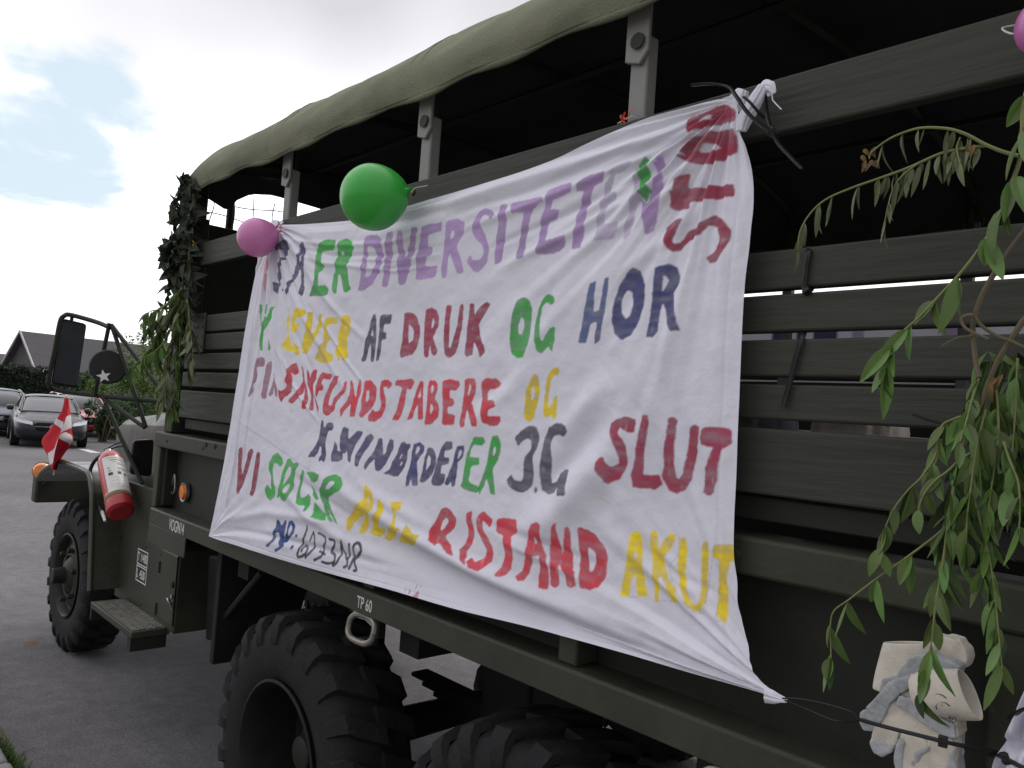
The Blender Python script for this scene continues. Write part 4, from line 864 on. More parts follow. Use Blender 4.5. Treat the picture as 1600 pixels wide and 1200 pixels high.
# --- paint -------------------------------------------------------------------
PXM = 1.3e-3; X0, X1 = XZ[..., 0].min()-.02, XZ[..., 0].max()+.02; Z0, Z1 = XZ[..., 1].min()-.02, XZ[..., 1].max()+.02
RWd, RHt = int((X1-X0)/PXM), int((Z1-Z0)/PXM)
gx, gz = np.meshgrid(X0+(np.arange(RWd)+.5)*PXM, Z0+(np.arange(RHt)+.5)*PXM)
jx = gx+.0011*fbm2(gx*80, gz*80, 5, 3); jz = gz+.0013*fbm2(gx*85+50, gz*80, 7, 3)
WHITE = np.array([.76, .76, .845])
img = np.ones((RHt, RWd, 3))*WHITE*(1+.03*fbm2(gx*3, gz*3, 71, 4))[..., None]
brush = .5+.5*fbm2(gx*22, gz*90, 81, 3); brush2 = fbm2(gx*6, gz*6, 88, 3); thin = fbm2(gx*120, gz*40, 91, 3)
def onsheet(px):                                      # photo points onto the folded cloth
    Y = np.full(len(px), YB)
    for _ in range(4):
        x, z = unplane(px, Y); k = np.argmin((x[:, None]-CXZ[None, :, 0])**2+(z[:, None]-CXZ[None, :, 1])**2, 1); Y = CYY[k]
    return x, z
def inpoly(x, z, X, Z):
    m = np.zeros(X.shape, bool); n = len(x)
    for i in range(n):
        j = i-1
        if z[i] == z[j]: continue
        c = ((z[i] > Z) != (z[j] > Z)) & (X < (x[j]-x[i])*(Z-z[i])/(z[j]-z[i])+x[i]); m ^= c
    return m
def lay(key, mask, sl, dens=1.0):
    col = np.array(PAINT[key]); b = brush[sl][..., None]; v = 1+.42*(b-.5)+.20*brush2[sl][..., None]
    t = np.clip(dens-np.clip(thin[sl]-.85, 0, 1)*.5-.20*np.clip(1-brush[sl], 0, 1)**1.5, 0, 1)[..., None]*mask[..., None].astype(float)
    img[sl] = img[sl]*(1-t)+np.clip(col*v, 0, 1)*t
def box(x, z, pad):
    i0, i1 = int((x.min()-pad-X0)/PXM), int((x.max()+pad-X0)/PXM)+2; j0, j1 = int((z.min()-pad-Z0)/PXM), int((z.max()+pad-Z0)/PXM)+2
    return (slice(max(0, j0), min(RHt, j1)), slice(max(0, i0), min(RWd, i1)))
for ln in LET.strip().splitlines():
    c, key, rest = ln.split(' ', 2); parts = [onsheet(cpx(c, q, True)) for q in rest.split('|')]
    sl = box(*parts[0], .012); m = np.zeros(jx[sl].shape, bool)
    for x, z in parts: m ^= inpoly(x, z, jx[sl], jz[sl])
    lay(key, m, sl, {'q': .72, 's': .7, 'd': .8, 'w': .93, 'x': .5}.get(key, .97))
for ln in STROKE.strip().splitlines():
    c, key, w, rest = ln.split(' ', 3); px = cpx(c, rest); x, z = onsheet(px); sc = CROP[c][2]
    qx, qz = onsheet(px[:1]+np.array([[1.0, 0.0]])); wm = float(w)/sc*.5*max(.0022, .8*abs(qx[0]-x[0]))
    q = np.array([v[:] for v in smoothpath([(a, 0, b) for a, b in zip(x, z)], 4)]); sl = box(x, z, .03); D = np.full(jx[sl].shape, 9.)
    for a in range(len(q)-1):
        dx, dz = q[a+1, 0]-q[a, 0], q[a+1, 2]-q[a, 2]; L = dx*dx+dz*dz+1e-12
        t = np.clip(((jx[sl]-q[a, 0])*dx+(jz[sl]-q[a, 2])*dz)/L, 0, 1); D = np.minimum(D, np.hypot(jx[sl]-q[a, 0]-t*dx, jz[sl]-q[a, 2]-t*dz))
    lay(key, D < wm, sl, .6 if w == '3' else .95)
for c, rr in (((650, 931), .008), ((437, 354), .010), ((1163, 152), .010), ((640, 925), .003)):   # red paint spots
    x, z = onsheet(np.array([c], float)); sl = box(x, z, .03); lay('r', np.hypot(jx[sl]-x, jz[sl]-z)*(1+.8*thin[sl]) < rr, sl, .7)
# soften by one pixel, then hand the colours to the cloth's vertices
for ax in (0, 1): img = .5*img+.25*np.roll(img, 1, ax)+.25*np.roll(img, -1, ax)
fi = np.clip((XZ[..., 0]-X0)/PXM-.5, 0, RWd-2); fj = np.clip((XZ[..., 1]-Z0)/PXM-.5, 0, RHt-2); i0 = fi.astype(int); j0 = fj.astype(int); a = (fi-i0)[..., None]; b = (fj-j0)[..., None]
colr = (img[j0, i0]*(1-a)+img[j0, i0+1]*a)*(1-b)+(img[j0+1, i0]*(1-a)+img[j0+1, i0+1]*a)*b
def cloth_mesh(name, P3, C3, m, parent, org):
    nv, nu = P3.shape[:2]; me = bpy.data.meshes.new(name); n = nv*nu
    me.vertices.add(n); me.vertices.foreach_set('co', (P3.reshape(-1, 3)-np.array(org)).ravel())
    idx = np.arange(n).reshape(nv, nu); q = np.stack([idx[1:, :-1], idx[1:, 1:], idx[:-1, 1:], idx[:-1, :-1]], -1).reshape(-1, 4)
    me.loops.add(q.size); me.loops.foreach_set('vertex_index', q.ravel().astype(np.int32))
    me.polygons.add(len(q)); me.polygons.foreach_set('loop_start', np.arange(0, q.size, 4, dtype=np.int32)); me.polygons.foreach_set('use_smooth', np.ones(len(q), bool))
    me.update(); me.validate()
    if C3 is not None:
        at = me.color_attributes.new('paint', 'FLOAT_COLOR', 'POINT'); at.data.foreach_set('color', np.concatenate([C3.reshape(-1, 3), np.ones((n, 1))], 1).ravel().astype(np.float32))
    me.materials.append(m); o = bpy.data.objects.new(name, me); COL.objects.link(o)
    if parent: o.parent = parent
    ORG[o.name] = Vector(org); return o
def clothmat(name, attr=True, col=(.76, .76, .845)):
    m = bpy.data.materials.new(name); m.use_nodes = True; t = m.node_tree; b = t.nodes['Principled BSDF']; l = t.links.new
    if attr:
        v = t.nodes.new('ShaderNodeVertexColor'); v.layer_name = 'paint'; c = v.outputs[0]
    else:
        v = t.nodes.new('ShaderNodeRGB'); v.outputs[0].default_value = (*col, 1); c = v.outputs[0]
    l(c, b.inputs['Base Color']); b.inputs['Roughness'].default_value = .9; b.inputs['Specular IOR Level'].default_value = .15
    tcn = t.nodes.new('ShaderNodeTexCoord'); w1 = t.nodes.new('ShaderNodeTexNoise'); w1.inputs['Scale'].default_value = 260; w1.inputs['Detail'].default_value = 2; l(tcn.outputs['Object'], w1.inputs['Vector'])
    w2 = t.nodes.new('ShaderNodeTexNoise'); w2.inputs['Scale'].default_value = 22; w2.inputs['Detail'].default_value = 5; l(tcn.outputs['Object'], w2.inputs['Vector'])
    ad = t.nodes.new('ShaderNodeMath'); ad.operation = 'MULTIPLY_ADD'; ad.inputs[1].default_value = .12; l(w1.outputs[0], ad.inputs[0]); l(w2.outputs[0], ad.inputs[2])
    bp = t.nodes.new('ShaderNodeBump'); bp.inputs['Strength'].default_value = .35; bp.inputs['Distance'].default_value = .012; l(ad.outputs[0], bp.inputs['Height']); l(bp.outputs[0], b.inputs['Normal'])
    tr = t.nodes.new('ShaderNodeBsdfTranslucent'); l(c, tr.inputs[0]); ms = t.nodes.new('ShaderNodeMixShader'); ms.inputs[0].default_value = .10
    l(b.outputs[0], ms.inputs[1]); l(tr.outputs[0], ms.inputs[2]); l(ms.outputs[0], t.nodes['Material Output'].inputs[0]); return m
SHEET = clothmat('painted_sheet'); PLAIN = clothmat('plain_sheet', False)
BN = thing('banner', 'white bed sheet banner painted with big coloured letters, tied along the truck side', 'banner', (-2.0, -.05, 1.2))
sheet = cloth_mesh('sheet', np.stack([XZ[..., 0], YY, XZ[..., 1]], -1), colr, SHEET, BN, (-2.0, -.05, 1.2))
def strip(path, ws, seed=0, y0=-.03, name='knot', parent=BN, m=PLAIN):   # a twisted, gathered end of the sheet
    mb = MB(); P = smoothpath([S(p, y0) for p in path], 9); n = len(P); rings = []
    for i, p in enumerate(P):
        t = (P[min(i+1, n-1)]-P[max(0, i-1)]).normalized(); sd = t.cross(Vector((0, 1, 0))).normalized(); w = np.interp(i/(n-1), np.linspace(0, 1, len(ws)), ws)
        ring = []
        for k in range(40):
            a = 2*math.pi*k/40; rr = 1+.16*math.sin(3*a+i*.10+seed)+.13*math.sin(7*a-i*.06+seed)+.10*math.sin(11*a+i*.05+seed*2)
            ring.append(p+sd*(math.cos(a)*w*rr)+Vector((0, -1, 0))*(math.sin(a)*w*.55*rr))
        rings.append(ring)
    mb.loft(rings); return mb.build(name, m, parent, smooth=180)
strip([(1145, 170), (1152, 158), (1160, 140)], [.020, .022, .012], 1)
strip([(1158, 205), (1166, 180), (1180, 155), (1192, 134)], [.010, .016, .014, .009], 2, -.05)
strip([(1190, 137), (1197, 132), (1202, 137), (1204, 150)], [.007, .010, .010, .004], 3, -.045)
strip([(1196, 134), (1204, 136), (1210, 146)], [.006, .009, .003], 6, -.05)
mb = MB(); mb.tube([S(p, -.05) for p in ((1206, 144), (1207, 156), (1213, 163), (1221, 171))], .0012, 5); mb.build('loose_thread', PLAIN, BN)
strip([(440, 356), (432, 352), (425, 348)], [.02, .016, .010], 4, -.02)
strip([(1196, 1084), (1210, 1089), (1220, 1092), (1230, 1095)], [.013, .010, .006, .003], 5, -.045)
# ------------------------------------------------------------------ balloons
def balloon(name, label, px, rpx, tail, Y, m, sq=.90):
    c = S(px, Y); rr = rpx*depth(c)/FPX; t = S(tail, Y+.06); ax = (t-c).normalized()
    prof_ = []
    for i in range(33):
        a = math.pi*i/32; x = -math.cos(a); r = rr*math.sin(a)**.96*(1-.20*max(0, x)**1.5); 
        prof_.append((r*sq if False else r, x*rr*(1.10 if x > 0 else 1.0)))
    prof_[-1] = (rr*.06, rr*1.12); prof_.append((rr*.045, rr*1.17)); prof_.append((rr*.10, rr*1.26)); prof_.append((rr*.03, rr*1.25))
    root = thing(name, label, 'balloon', c)
    mb = MB(); mb.lathe(prof_, c, ax, 48); mb.build('skin', m, root, smooth=60)
    k = c+ax*(rr*1.2); mb = MB(); mb.tube(smoothpath([k, k.lerp(t, .5)+Vector((0, 0, -.01)), t, t+Vector((.02, .03, .012))], 4), .0016, 5); mb.build('string', STRING, root)
    return root
STRING = mat('string', (.55, .52, .48), .8, var=.2)
def rubber(n, c): return mat(n, c, .30, var=.05, scale=8, coat=.15, spec=.5, trans=.22)
GREENB, PINKB, PINKC = rubber('green_latex', (.05, .46, .06)), rubber('pink_latex', (.70, .25, .52)), rubber('pale_pink_latex', (.62, .20, .50))
balloon('balloon', 'shiny green balloon tied to a post above the banner', (584, 308), 52, (648, 294), -.17, GREENB)
balloon('balloon', 'small pink balloon at the upper left corner of the banner', (402, 371), 30.5, (434, 362), -.13, PINKB)
balloon('balloon', 'pink balloon cut off by the right edge above the top board', (1638, 40), 47, (1566, 44), -.10, PINKC)
# ribbons
def ribbon(name, label, px, Y, m, n, sp, seed):
    r = random.Random(seed); c = S(px, Y); mb = MB()
    for k in range(n):
        p = [c]
        for _ in range(4): p.append(p[-1]+Vector((r.uniform(-1, 1), r.uniform(-.5, .3), r.uniform(-1, .8)))*sp)
        mb.tube(smoothpath(p, 4), .0028, 5, flat=(1, .4))
    o = mb.build(name, m); recenter(o, c); return o
ORR, YEL = mat('orange_ribbon', (.62, .07, .02), .5, var=.2), mat('yellow_ribbon', (.55, .36, .02), .55, var=.2)
o = ribbon('ribbon', '', (974, 189), .015, ORR, 5, .012, 3); tag(o, 'small orange ribbon knotted round the post above the banner', 'ribbon')
mb = MB(); mb.tube(smoothpath([S((965, 193), .02), S((975, 188), .015), S((988, 182), .015), S((999, 187), .03)], 5), .0016, 5); mb.build('string', STRING, o)
ORG[o.name] = Vector(o.location)
for ch in o.children: ch.data.transform(Matrix.Translation(-Vector(o.location)))
o = ribbon('ribbon', '', (308, 379), -.01, YEL, 5, .02, 9); tag(o, 'yellow ribbon tied at the front end of the top board', 'ribbon')
o = ribbon('ribbon', '', (433, 354), -.055, REDP, 3, .010, 5); tag(o, 'tiny red ribbon knot at the top left corner of the banner', 'ribbon')

# ------------------------------------------------------------------ cable ties
def tie(label, pts, w=.004, head=None, tailw=None, closed=False):
    P = smoothpath([S(p, y) for p, y in pts], 6)
    mb = MB(); mb.tube(P, w, 6, flat=(1, .45)); o = mb.build('cable_tie', BLACKP)
    org = P[0].copy(); recenter(o, org); tag(o, label, 'cable tie'); ORG[o.name] = org
    if head:
        h = S(head[0], head[1]); mb = MB(); k_ = min(range(len(P)), key=lambda i: (P[i]-h).length); t_ = (P[min(k_+1, len(P)-1)]-P[max(k_-1, 0)]).normalized(); n_ = t_.cross(Vector((0, 1, 0))).normalized(); h = P[k_]; mb.obox(h, t_*.006, n_*(w*1.25), t_.cross(n_)*.0045); mb.build('head', BLACKP, o, bevel=.0015)
    return o
tie('long black cable tie knotted round the top right corner of the banner, tail pointing down', [((1082, 133), -.03), ((1110, 131), -.05), ((1138, 136), -.07), ((1150, 150), -.09), ((1168, 176), -.09), ((1190, 196), -.075), ((1204, 204), -.06), ((1216, 224), -.05), ((1236, 246), -.045), ((1254, 264), -.04)], .0065, ((1207, 206), -.06))
tie('thin grey cable tie looped up over the top board beside the banner knot', [((1205, 203), -.05), ((1199, 180), -.04), ((1195, 150), -.02), ((1193, 134), .0), ((1196, 131), .03)], .005, ((1214, 212), -.05))
tie('short black cable tie across the knot at the top right of the banner', [((1163, 152), -.085), ((1172, 160), -.085), ((1184, 174), -.07), ((1193, 183), -.05)], .006)
tie('black cable tie round the second plank right of the banner', [((1264, 386), .02), ((1264, 394), -.006), ((1260, 420), -.008), ((1257, 446), -.008), ((1262, 456), -.004), ((1270, 452), .03)], .006, ((1263, 455), -.008))
tie('grey cable tie strap hanging over the fourth plank right of the banner', [((1256, 520), .01), ((1252, 532), -.006), ((1240, 575), -.008), ((1230, 615), -.008), ((1224, 636), -.01)], .0055)
tie('black cable tie holding the leafy branch to the planks', [((1428, 648), -.02), ((1450, 656), -.05), ((1475, 663), -.09), ((1500, 668), -.11), ((1515, 660), -.12), ((1512, 640), -.08)], .004, ((1500, 668), -.115))
mb = MB(); mb.tube(smoothpath([S(p, y) for p, y in (((1222, 1091), -.05), ((1250, 1092), -.045), ((1290, 1100), -.045), ((1330, 1112), -.06), ((1346, 1126), -.09))], 5), .0014, 5)
mb.tube(smoothpath([S(p, y) for p, y in (((1226, 1094), -.05), ((1260, 1108), -.04), ((1300, 1125), -.045), ((1325, 1128), -.06), ((1346, 1126), -.09))], 5), .0014, 5)
o = mb.build('wire', BLACKP); recenter(o, S((1226, 1092), -.05)); tag(o, 'thin black wire from the lower right corner of the banner to the gloves', 'wire')

# ------------------------------------------------------------------ work gloves
CANVAS = mat('glove_canvas', (.56, .52, .44), .92, var=.12, scale=18, bump=.10, bscale=300, col2=(.44, .42, .38), c2t=(.5, .75))
LEATHER = mat('glove_leather', (.34, .355, .365), .92, var=.25, scale=22, bump=.2, bscale=120, col2=(.24, .26, .28), c2t=(.52, .72))
def cuff(name, rings, m, parent):                     # open tube: each ring = (centre px, Y, semi-axis px vector, depth half-thickness)
    mb = MB(); rr = []
    for (c, y, ax, th) in rings:
        o = S(c, y); e = S((c[0]+ax[0], c[1]+ax[1]), y)-o; rr.append([o+e*math.cos(a)+Vector((0, th, 0))*math.sin(a)+e*.06*math.sin(3*a) for a in (2*math.pi*k/28 for k in range(28))])
    mb.loft(rr, cap=False); o = mb.build(name, m, parent, smooth=80)
    s_ = o.modifiers.new('solid', 'SOLIDIFY'); s_.thickness = .003; s_.offset = 0
    b_ = o.modifiers.new('sub', 'SUBSURF'); b_.levels = 1; b_.render_levels = 2
    return o
def pillow(name, poly, y0, th, m, parent, it=5):      # a padded piece of cloth with a given outline
    pts = [(1320+x/5, 960+y/5) for x, y in poly]; mb = MB(); mb.prism([S(p, y0) for p in pts], (0, th, 0)); o = mb.build(name, m, parent, smooth=180)
    md = o.modifiers.new('remesh', 'REMESH'); md.mode = 'VOXEL'; md.voxel_size = .0022; md.use_smooth_shade = True
    sm = o.modifiers.new('smooth', 'SMOOTH'); sm.factor = .5; sm.iterations = it
    dg = bpy.context.evaluated_depsgraph_get(); me = bpy.data.meshes.new_from_object(o.evaluated_get(dg)); o.modifiers.clear(); o.data = me
    from mathutils import noise
    nr = [v.normal.copy() for v in me.vertices]
    for v, n_ in zip(me.vertices, nr):
        q = v.co*30+Vector((y0*90, 0, 0)); a_ = 1-abs(noise.noise(Vector((q.x+q.z*.5, q.y, q.z*.6)))); v.co += n_*(.0030*noise.noise(q*.6)-.0022*max(0, a_-.8)/.2)
    return o
g1 = thing('work_glove', 'rear work glove of grey leather with an open beige canvas cuff pointing up', 'glove', S((1440, 1060), -.06))
cuff('cuff', [((1421, 1003), -.065, (40, 1), .015), ((1418, 1026), -.065, (42, 3), .017), ((1413, 1052), -.065, (44, 6), .018), ((1406, 1085), -.065, (42, 10), .022)], CANVAS, g1)
pillow('cuff_fold', [(600, 215), (700, 172), (800, 178), (880, 205), (945, 280), (960, 350), (940, 415), (760, 470), (560, 500), (540, 350)], -.06, .035, CANVAS, g1)
pillow('leather_patch', [(440, 405), (480, 352), (560, 318), (650, 312), (730, 345), (830, 372), (900, 408), (880, 470), (640, 560), (500, 640), (360, 660), (250, 650), (252, 570), (275, 500), (400, 468)], -.090, .03, LEATHER, g1)
pillow('hand', [(260, 600), (480, 560), (700, 600), (880, 640), (900, 900), (860, 1200), (560, 1240), (420, 1000), (300, 760)], -.085, .04, LEATHER, g1)
g2 = thing('work_glove', 'front work glove with CE mark on its beige canvas cuff, strapped under a black tie', 'glove', S((1440, 1110), -.12))
cf = cuff('cuff', [((1517, 1085), -.135, (17, 40), .024), ((1500, 1085), -.138, (17, 40), .026), ((1474, 1085), -.142, (15, 39), .026), ((1448, 1083), -.142, (10, 34), .025), ((1430, 1082), -.137, (7, 26), .022)], CANVAS, g2)
pillow('palm', [(330, 720), (430, 620), (540, 560), (700, 640), (870, 780), (880, 960), (760, 1010), (500, 1000), (300, 920), (270, 840)], -.146, .042, CANVAS, g2)
pillow('leather_side', [(640, 452), (480, 488), (350, 530), (290, 600), (210, 680), (115, 770), (112, 850), (145, 910), (215, 915), (295, 840), (330, 760), (350, 700), (440, 620), (560, 550)], -.151, .036, LEATHER, g2)
pillow('leather_band', [(420, 640), (540, 655), (700, 780), (862, 870), (866, 975), (760, 960), (640, 890), (520, 800), (390, 710)], -.1535, .022, LEATHER, g2, 7)
F1 = [(230, 870), (330, 870), (425, 920), (410, 1000), (360, 1080), (285, 1122), (222, 1095), (180, 1005)]
F2 = [(430, 920), (560, 945), (645, 1005), (650, 1065), (590, 1130), (560, 1280), (400, 1280), (378, 1130), (398, 1030)]
F3 = [(640, 950), (840, 985), (868, 1100), (880, 1280), (560, 1280), (520, 1165), (560, 1095), (640, 1050)]
for F, G in ((F1, [[(178, 1005), (225, 965), (320, 1005), (400, 1005), (360, 1082), (285, 1126), (220, 1098)]]), (F2, [[(425, 950), (470, 990), (450, 1090), (455, 1282), (396, 1282), (374, 1130), (396, 1030)]]), (F3, [[(655, 1025), (662, 1062), (600, 1105), (545, 1200), (508, 1165), (545, 1085)], [(800, 1090), (862, 1050), (884, 1282), (780, 1282)]])):
    pillow('finger', F, -.155, .034, CANVAS, g2)
    for q in G: pillow('leather_patch', q, -.1572, .034, LEATHER, g2, 3)
# printed CE mark, strokes laid on the cuff
def mark(pts, w, y, parent):
    mb = MB(); mb.tube(smoothpath([S(p, y) for p in pts], 5), w, 6, flat=(1, .35)); mb.build('lettering', INK, parent)
ym = -.1660
mark([(1479, 1091), (1473, 1086), (1465, 1084), (1459, 1088), (1458, 1094), (1460, 1097)], .0022, ym, g2)
mark([(1484, 1103), (1478, 1098), (1470, 1097), (1464, 1101), (1463, 1106), (1465, 1108)], .0022, ym, g2); mark([(1471, 1098), (1473, 1103)], .0020, ym, g2)
mark([(1482, 1122), (1485, 1120), (1484, 1128)], .0014, ym+.006, g2); mark([(1490, 1121), (1494, 1124), (1491, 1129), (1487, 1127), (1490, 1121)], .0014, ym+.006, g2)
tie('thick black strap of a cable tie running across the gloves', [((1343, 1124), -.155), ((1370, 1132), -.175), ((1400, 1140), -.182), ((1440, 1150), -.188), ((1480, 1160), -.185), ((1520, 1168), -.16), ((1560, 1176), -.12), ((1580, 1182), -.08)], .006, ((1470, 1157), -.19))
# second sheet corner with a strap
SC = [[(1618, 1046), (1596, 1092), (1584, 1120), (1570, 1150), (1558, 1178), (1550, 1212)], [(1700, 1030), (1690, 1090), (1680, 1130), (1680, 1160), (1675, 1190), (1670, 1240)]]
nU, nV = 60, 60; L0 = [smoothpath([S(p, -.14) for p in q], 12) for q in SC]; P3 = np.zeros((nV, nU, 3))
for j in range(nV):
    a, b = (q[int(j/(nV-1)*(len(q)-1))] for q in L0)
    for i in range(nU):
        u = i/(nU-1); p = a.lerp(b, u); f = .012*math.sin(u*17+j*.05)+.008*math.sin(u*31-j*.09+1); pin = math.exp(-((j/(nV-1)-.72)/.08)**2)
        P3[j, i] = (p.x, p.y-f*(1-.6*pin)+.03*pin*(1-u), p.z)
c = S((1590, 1150), -.14); o = cloth_mesh('banner', P3, None, PLAIN, None, tuple(c)); o.location = c
tag(o, 'edge of a second white cloth banner cut off at the lower right corner', 'banner')
tie('black strap tied round the white cloth at the lower right corner', [((1548, 1180), -.1), ((1562, 1181), -.14), ((1580, 1190), -.175), ((1600, 1200), -.175), ((1630, 1212), -.17)], .006, ((1568, 1183), -.16))
tie('black cord round the upper part of the white cloth at the lower right', [((1578, 1122), -.12), ((1588, 1115), -.16), ((1600, 1108), -.175), ((1640, 1098), -.17)], .004)

# ------------------------------------------------------------------ sheet on the far side and things on the bench, seen through the gaps
nU, nV = 220, 90; P3 = np.zeros((nV, nU, 3)); C3 = np.ones((nV, nU, 3))*WHITE
for j in range(nV):
    for i in range(nU):
        x = lerp(-3.1, .3, i/(nU-1)); z = lerp(2.50, 1.25, j/(nV-1)); P3[j, i] = (x, YF+.05+.012*math.sin(x*6+z*3)+.006*math.sin(x*17), z)
        if 2.24 < z < 2.40 and (-2.16 < x < -2.06 or -2.02 < x < -1.97 or -1.93 < x < -1.80): C3[j, i] = PAINT['n']
        elif 2.24 < z < 2.40 and (-1.30 < x < -1.20 or -1.72 < x < -1.66): C3[j, i] = PAINT['q']
o = cloth_mesh('banner', P3, C3, SHEET, None, (-1.4, YF+.05, 1.2)); o.location = (-1.4, YF+.05, 1.2)
tag(o, 'white painted cloth on the far side of the truck, seen through the plank gaps', 'banner')
BEIGE, GREYF = mat('beige_fabric', (.66, .60, .52), .9, var=.15, scale=14, bump=.3, bscale=60), mat('grey_fabric', (.2, .2, .22), .9, var=.2, scale=14, bump=.3, bscale=60)
def bundle(label, pl, pr, m, seed, Y=.24, zb=1.64, cat='fabric'):
    l, r_ = S((pl, 668), Y).x, S((pr, 668), Y).x; rings = []
    for zz, k in ((zb, 1.05), (zb+.10, 1.03), (zb+.18, 1.0), (zb+.225, .93), (zb+.25, .8), (zb+.262, .5), (zb+.265, .1)):
        cx_, hw = (l+r_)/2, (r_-l)/2*k; ring = []
        for i in range(72):
            a = 2*math.pi*i/72; f = 1+.045*math.sin(9*a+seed)+.03*math.sin(17*a+seed*2+zz*8); ring.append((cx_+hw*f*math.copysign(abs(math.cos(a))**.6, math.cos(a)), Y+.02+.075*k*f*math.copysign(abs(math.sin(a))**.6, math.sin(a)), zz))
        rings.append([Vector(p) for p in ring])
    mb = MB(); mb.loft(rings); o = mb.build('fabric_bundle', m, smooth=60); recenter(o, ((l+r_)/2, Y, zb)); tag(o, label, cat)
bundle('beige gathered fabric bundle seen through the gap between the lowest planks', 1277, 1405, BEIGE, 1)
bundle('dark grey fabric bundle seen through the plank gap beside the banner edge', 1130, 1226, GREYF, 2)

# ------------------------------------------------------------------ branches
LEAFM = mat('leaf_green', (.10, .18, .042), .45, isl=.45, var=.3, scale=9, trans=.25, spec=.5, col2=(.10, .15, .05), c2t=(.55, .7))
LEAFW = mat('leaf_wilted', (.13, .16, .08), .75, isl=.35, var=.3, scale=12, trans=.15, col2=(.16, .13, .07), c2t=(.6, .75))
LEAFK = mat('leaf_painted_shade', (.040, .075, .028), .6, isl=.4, var=.35, scale=9, trans=.1)  # leaf green darkened, shade within the bough put into the colour
LEAFX = mat('leaf_withered_dark', (.034, .044, .028), .8, var=.4, scale=9, trans=.05)
TWIG = mat('twig_bark', (.105, .085, .05), .8, var=.3, scale=30, stretch=(1, 1, .3))
TWIGG = mat('green_twig', (.15, .17, .05), .6, var=.25, scale=30)
BROWN = mat('withered_brown', (.13, .085, .03), .85, var=.3, scale=30)
rb = random.Random(11)
def stem(path, Y, r0, r1, mbs, wob=.0):
    P = [S(p, y) for p, y in zip(path, np.linspace(Y[0], Y[1], len(path)))]; Q = smoothpath(P, 5)
    mbs.tube(Q, list(np.linspace(r0, r1, len(Q))), 6); return Q
def hang(Q, mbl, n, L, W, t0=.05, t1=1., droop=1.0, jit=.5, out=.0, spread=.5):
    for k in range(n):
        t = lerp(t0, t1, (k//2*2+rb.uniform(-.2, .5))/max(1, n-1)); t = min(max(t, 0), .999); i = int(t*(len(Q)-1)); p = Q[i].lerp(Q[min(i+1, len(Q)-1)], t*(len(Q)-1)-i)
        tg = (Q[min(i+1, len(Q)-1)]-Q[max(i-1, 0)]).normalized(); sd = tg.cross(Vector((0, -1, 0))); sg = 1 if k % 2 else -1
        d = tg*.25+sd*(sg*spread*rb.uniform(.2, 1.2))+Vector((0, -out-rb.uniform(-.1, .35), 0))+Vector((0, 0, -droop*rb.uniform(.8, 1.5)))+Vector((rb.uniform(-1, 1), rb.uniform(-1, 1), rb.uniform(-1, 1)))*jit*.6
        n_ = Vector((rb.uniform(-1.5, 1.5), -1, rb.uniform(-.3, .6)))
        mbl.leaf(p+Vector((0, 0, -.002)), d, n_, 1.05*L*rb.uniform(.55, 1.15), .95*W*rb.uniform(.7, 1.2), rb.uniform(-.25, .55), rb.uniform(.05, .7), 6)
# wilted upper twig
t = thing('leafy_branch', 'thin wilted twig arching over the dark opening with drooping shrivelled leaves', 'branch', S((1540, 228), -.12))
ms, ml, mb_ = MB(), MB(), MB()
Q = stem([(1600, 245), (1570, 238), (1540, 226), (1510, 210), (1480, 201), (1440, 200), (1410, 208), (1385, 220), (1362, 238), (1358, 248)], (-.12, -.14), .0032, .0012, ms)
hang(Q, ml, 10, .042, .009, .30, .85, 2., .2, 0, .12); 
for k in range(9): mb_.leaf(Q[-1]+Vector((rb.uniform(-.012, .012), rb.uniform(-.01, .01), rb.uniform(-.012, .02))), (rb.uniform(-1, 1), rb.uniform(-1, 0), -1), (0, -1, .3), .014, .008, .6, .5)
Q = stem([(1540, 228), (1510, 232), (1470, 240), (1420, 262), (1370, 280), (1330, 294), (1290, 312), (1265, 335), (1250, 362), (1246, 392)], (-.12, -.15), .0028, .001, ms)
hang(Q, ml, 13, .048, .010, .42, 1.0, 2.2, .2, 0, .10); hang(Q, ml, 26, .042, .010, .05, .42, 1.9, .5, 0, .2)
Q2 = stem([(1440, 252), (1415, 270), (1398, 290), (1388, 320), (1382, 350)], (-.13, -.14), .0016, .0008, ms); hang(Q2, ml, 8, .044, .010, .2, 1, 2.0, .3, 0, .1)
Q3 = stem([(1500, 215), (1495, 232), (1500, 255)], (-.12, -.14), .0014, .0008, ms); hang(Q3, ml, 10, .036, .011, .0, 1, 1.6, .4, 0, .3)
for k in range(5): mb_.leaf(S((1518+rb.uniform(-6, 6), 222+rb.uniform(-4, 10)), -.13), (rb.uniform(-1, 1), rb.uniform(-1, 0), -1), (0, -1, .3), .018, .009, .5, .4)
ms.build('stem', TWIGG, t); ml.build('leaves', LEAFW, t); mb_.build('withered_tip', BROWN, t)
# fresh branch hanging diagonally
t = thing('leafy_branch', 'fresh green branch hanging diagonally across the upper planks with broad pointed leaves', 'branch', S((1600, 180), -.15))
ms, ml = MB(), MB()
Q = stem([(1612, 120), (1598, 170), (1598, 230), (1580, 290), (1565, 330), (1540, 375), (1505, 422), (1470, 460), (1435, 497), (1400, 528), (1388, 552), (1382, 590)], (-.15, -.18), .0036, .0012, ms)
hang(Q, ml, 20, .072, .024, .03, 1.0, 1.2, .7, .1, .6); hang(Q, ml, 7, .045, .017, .85, 1.0, 1.4, .4, .1, .3)
ms.build('stem', TWIGG, t); ml.build('leaves', LEAFM, t)
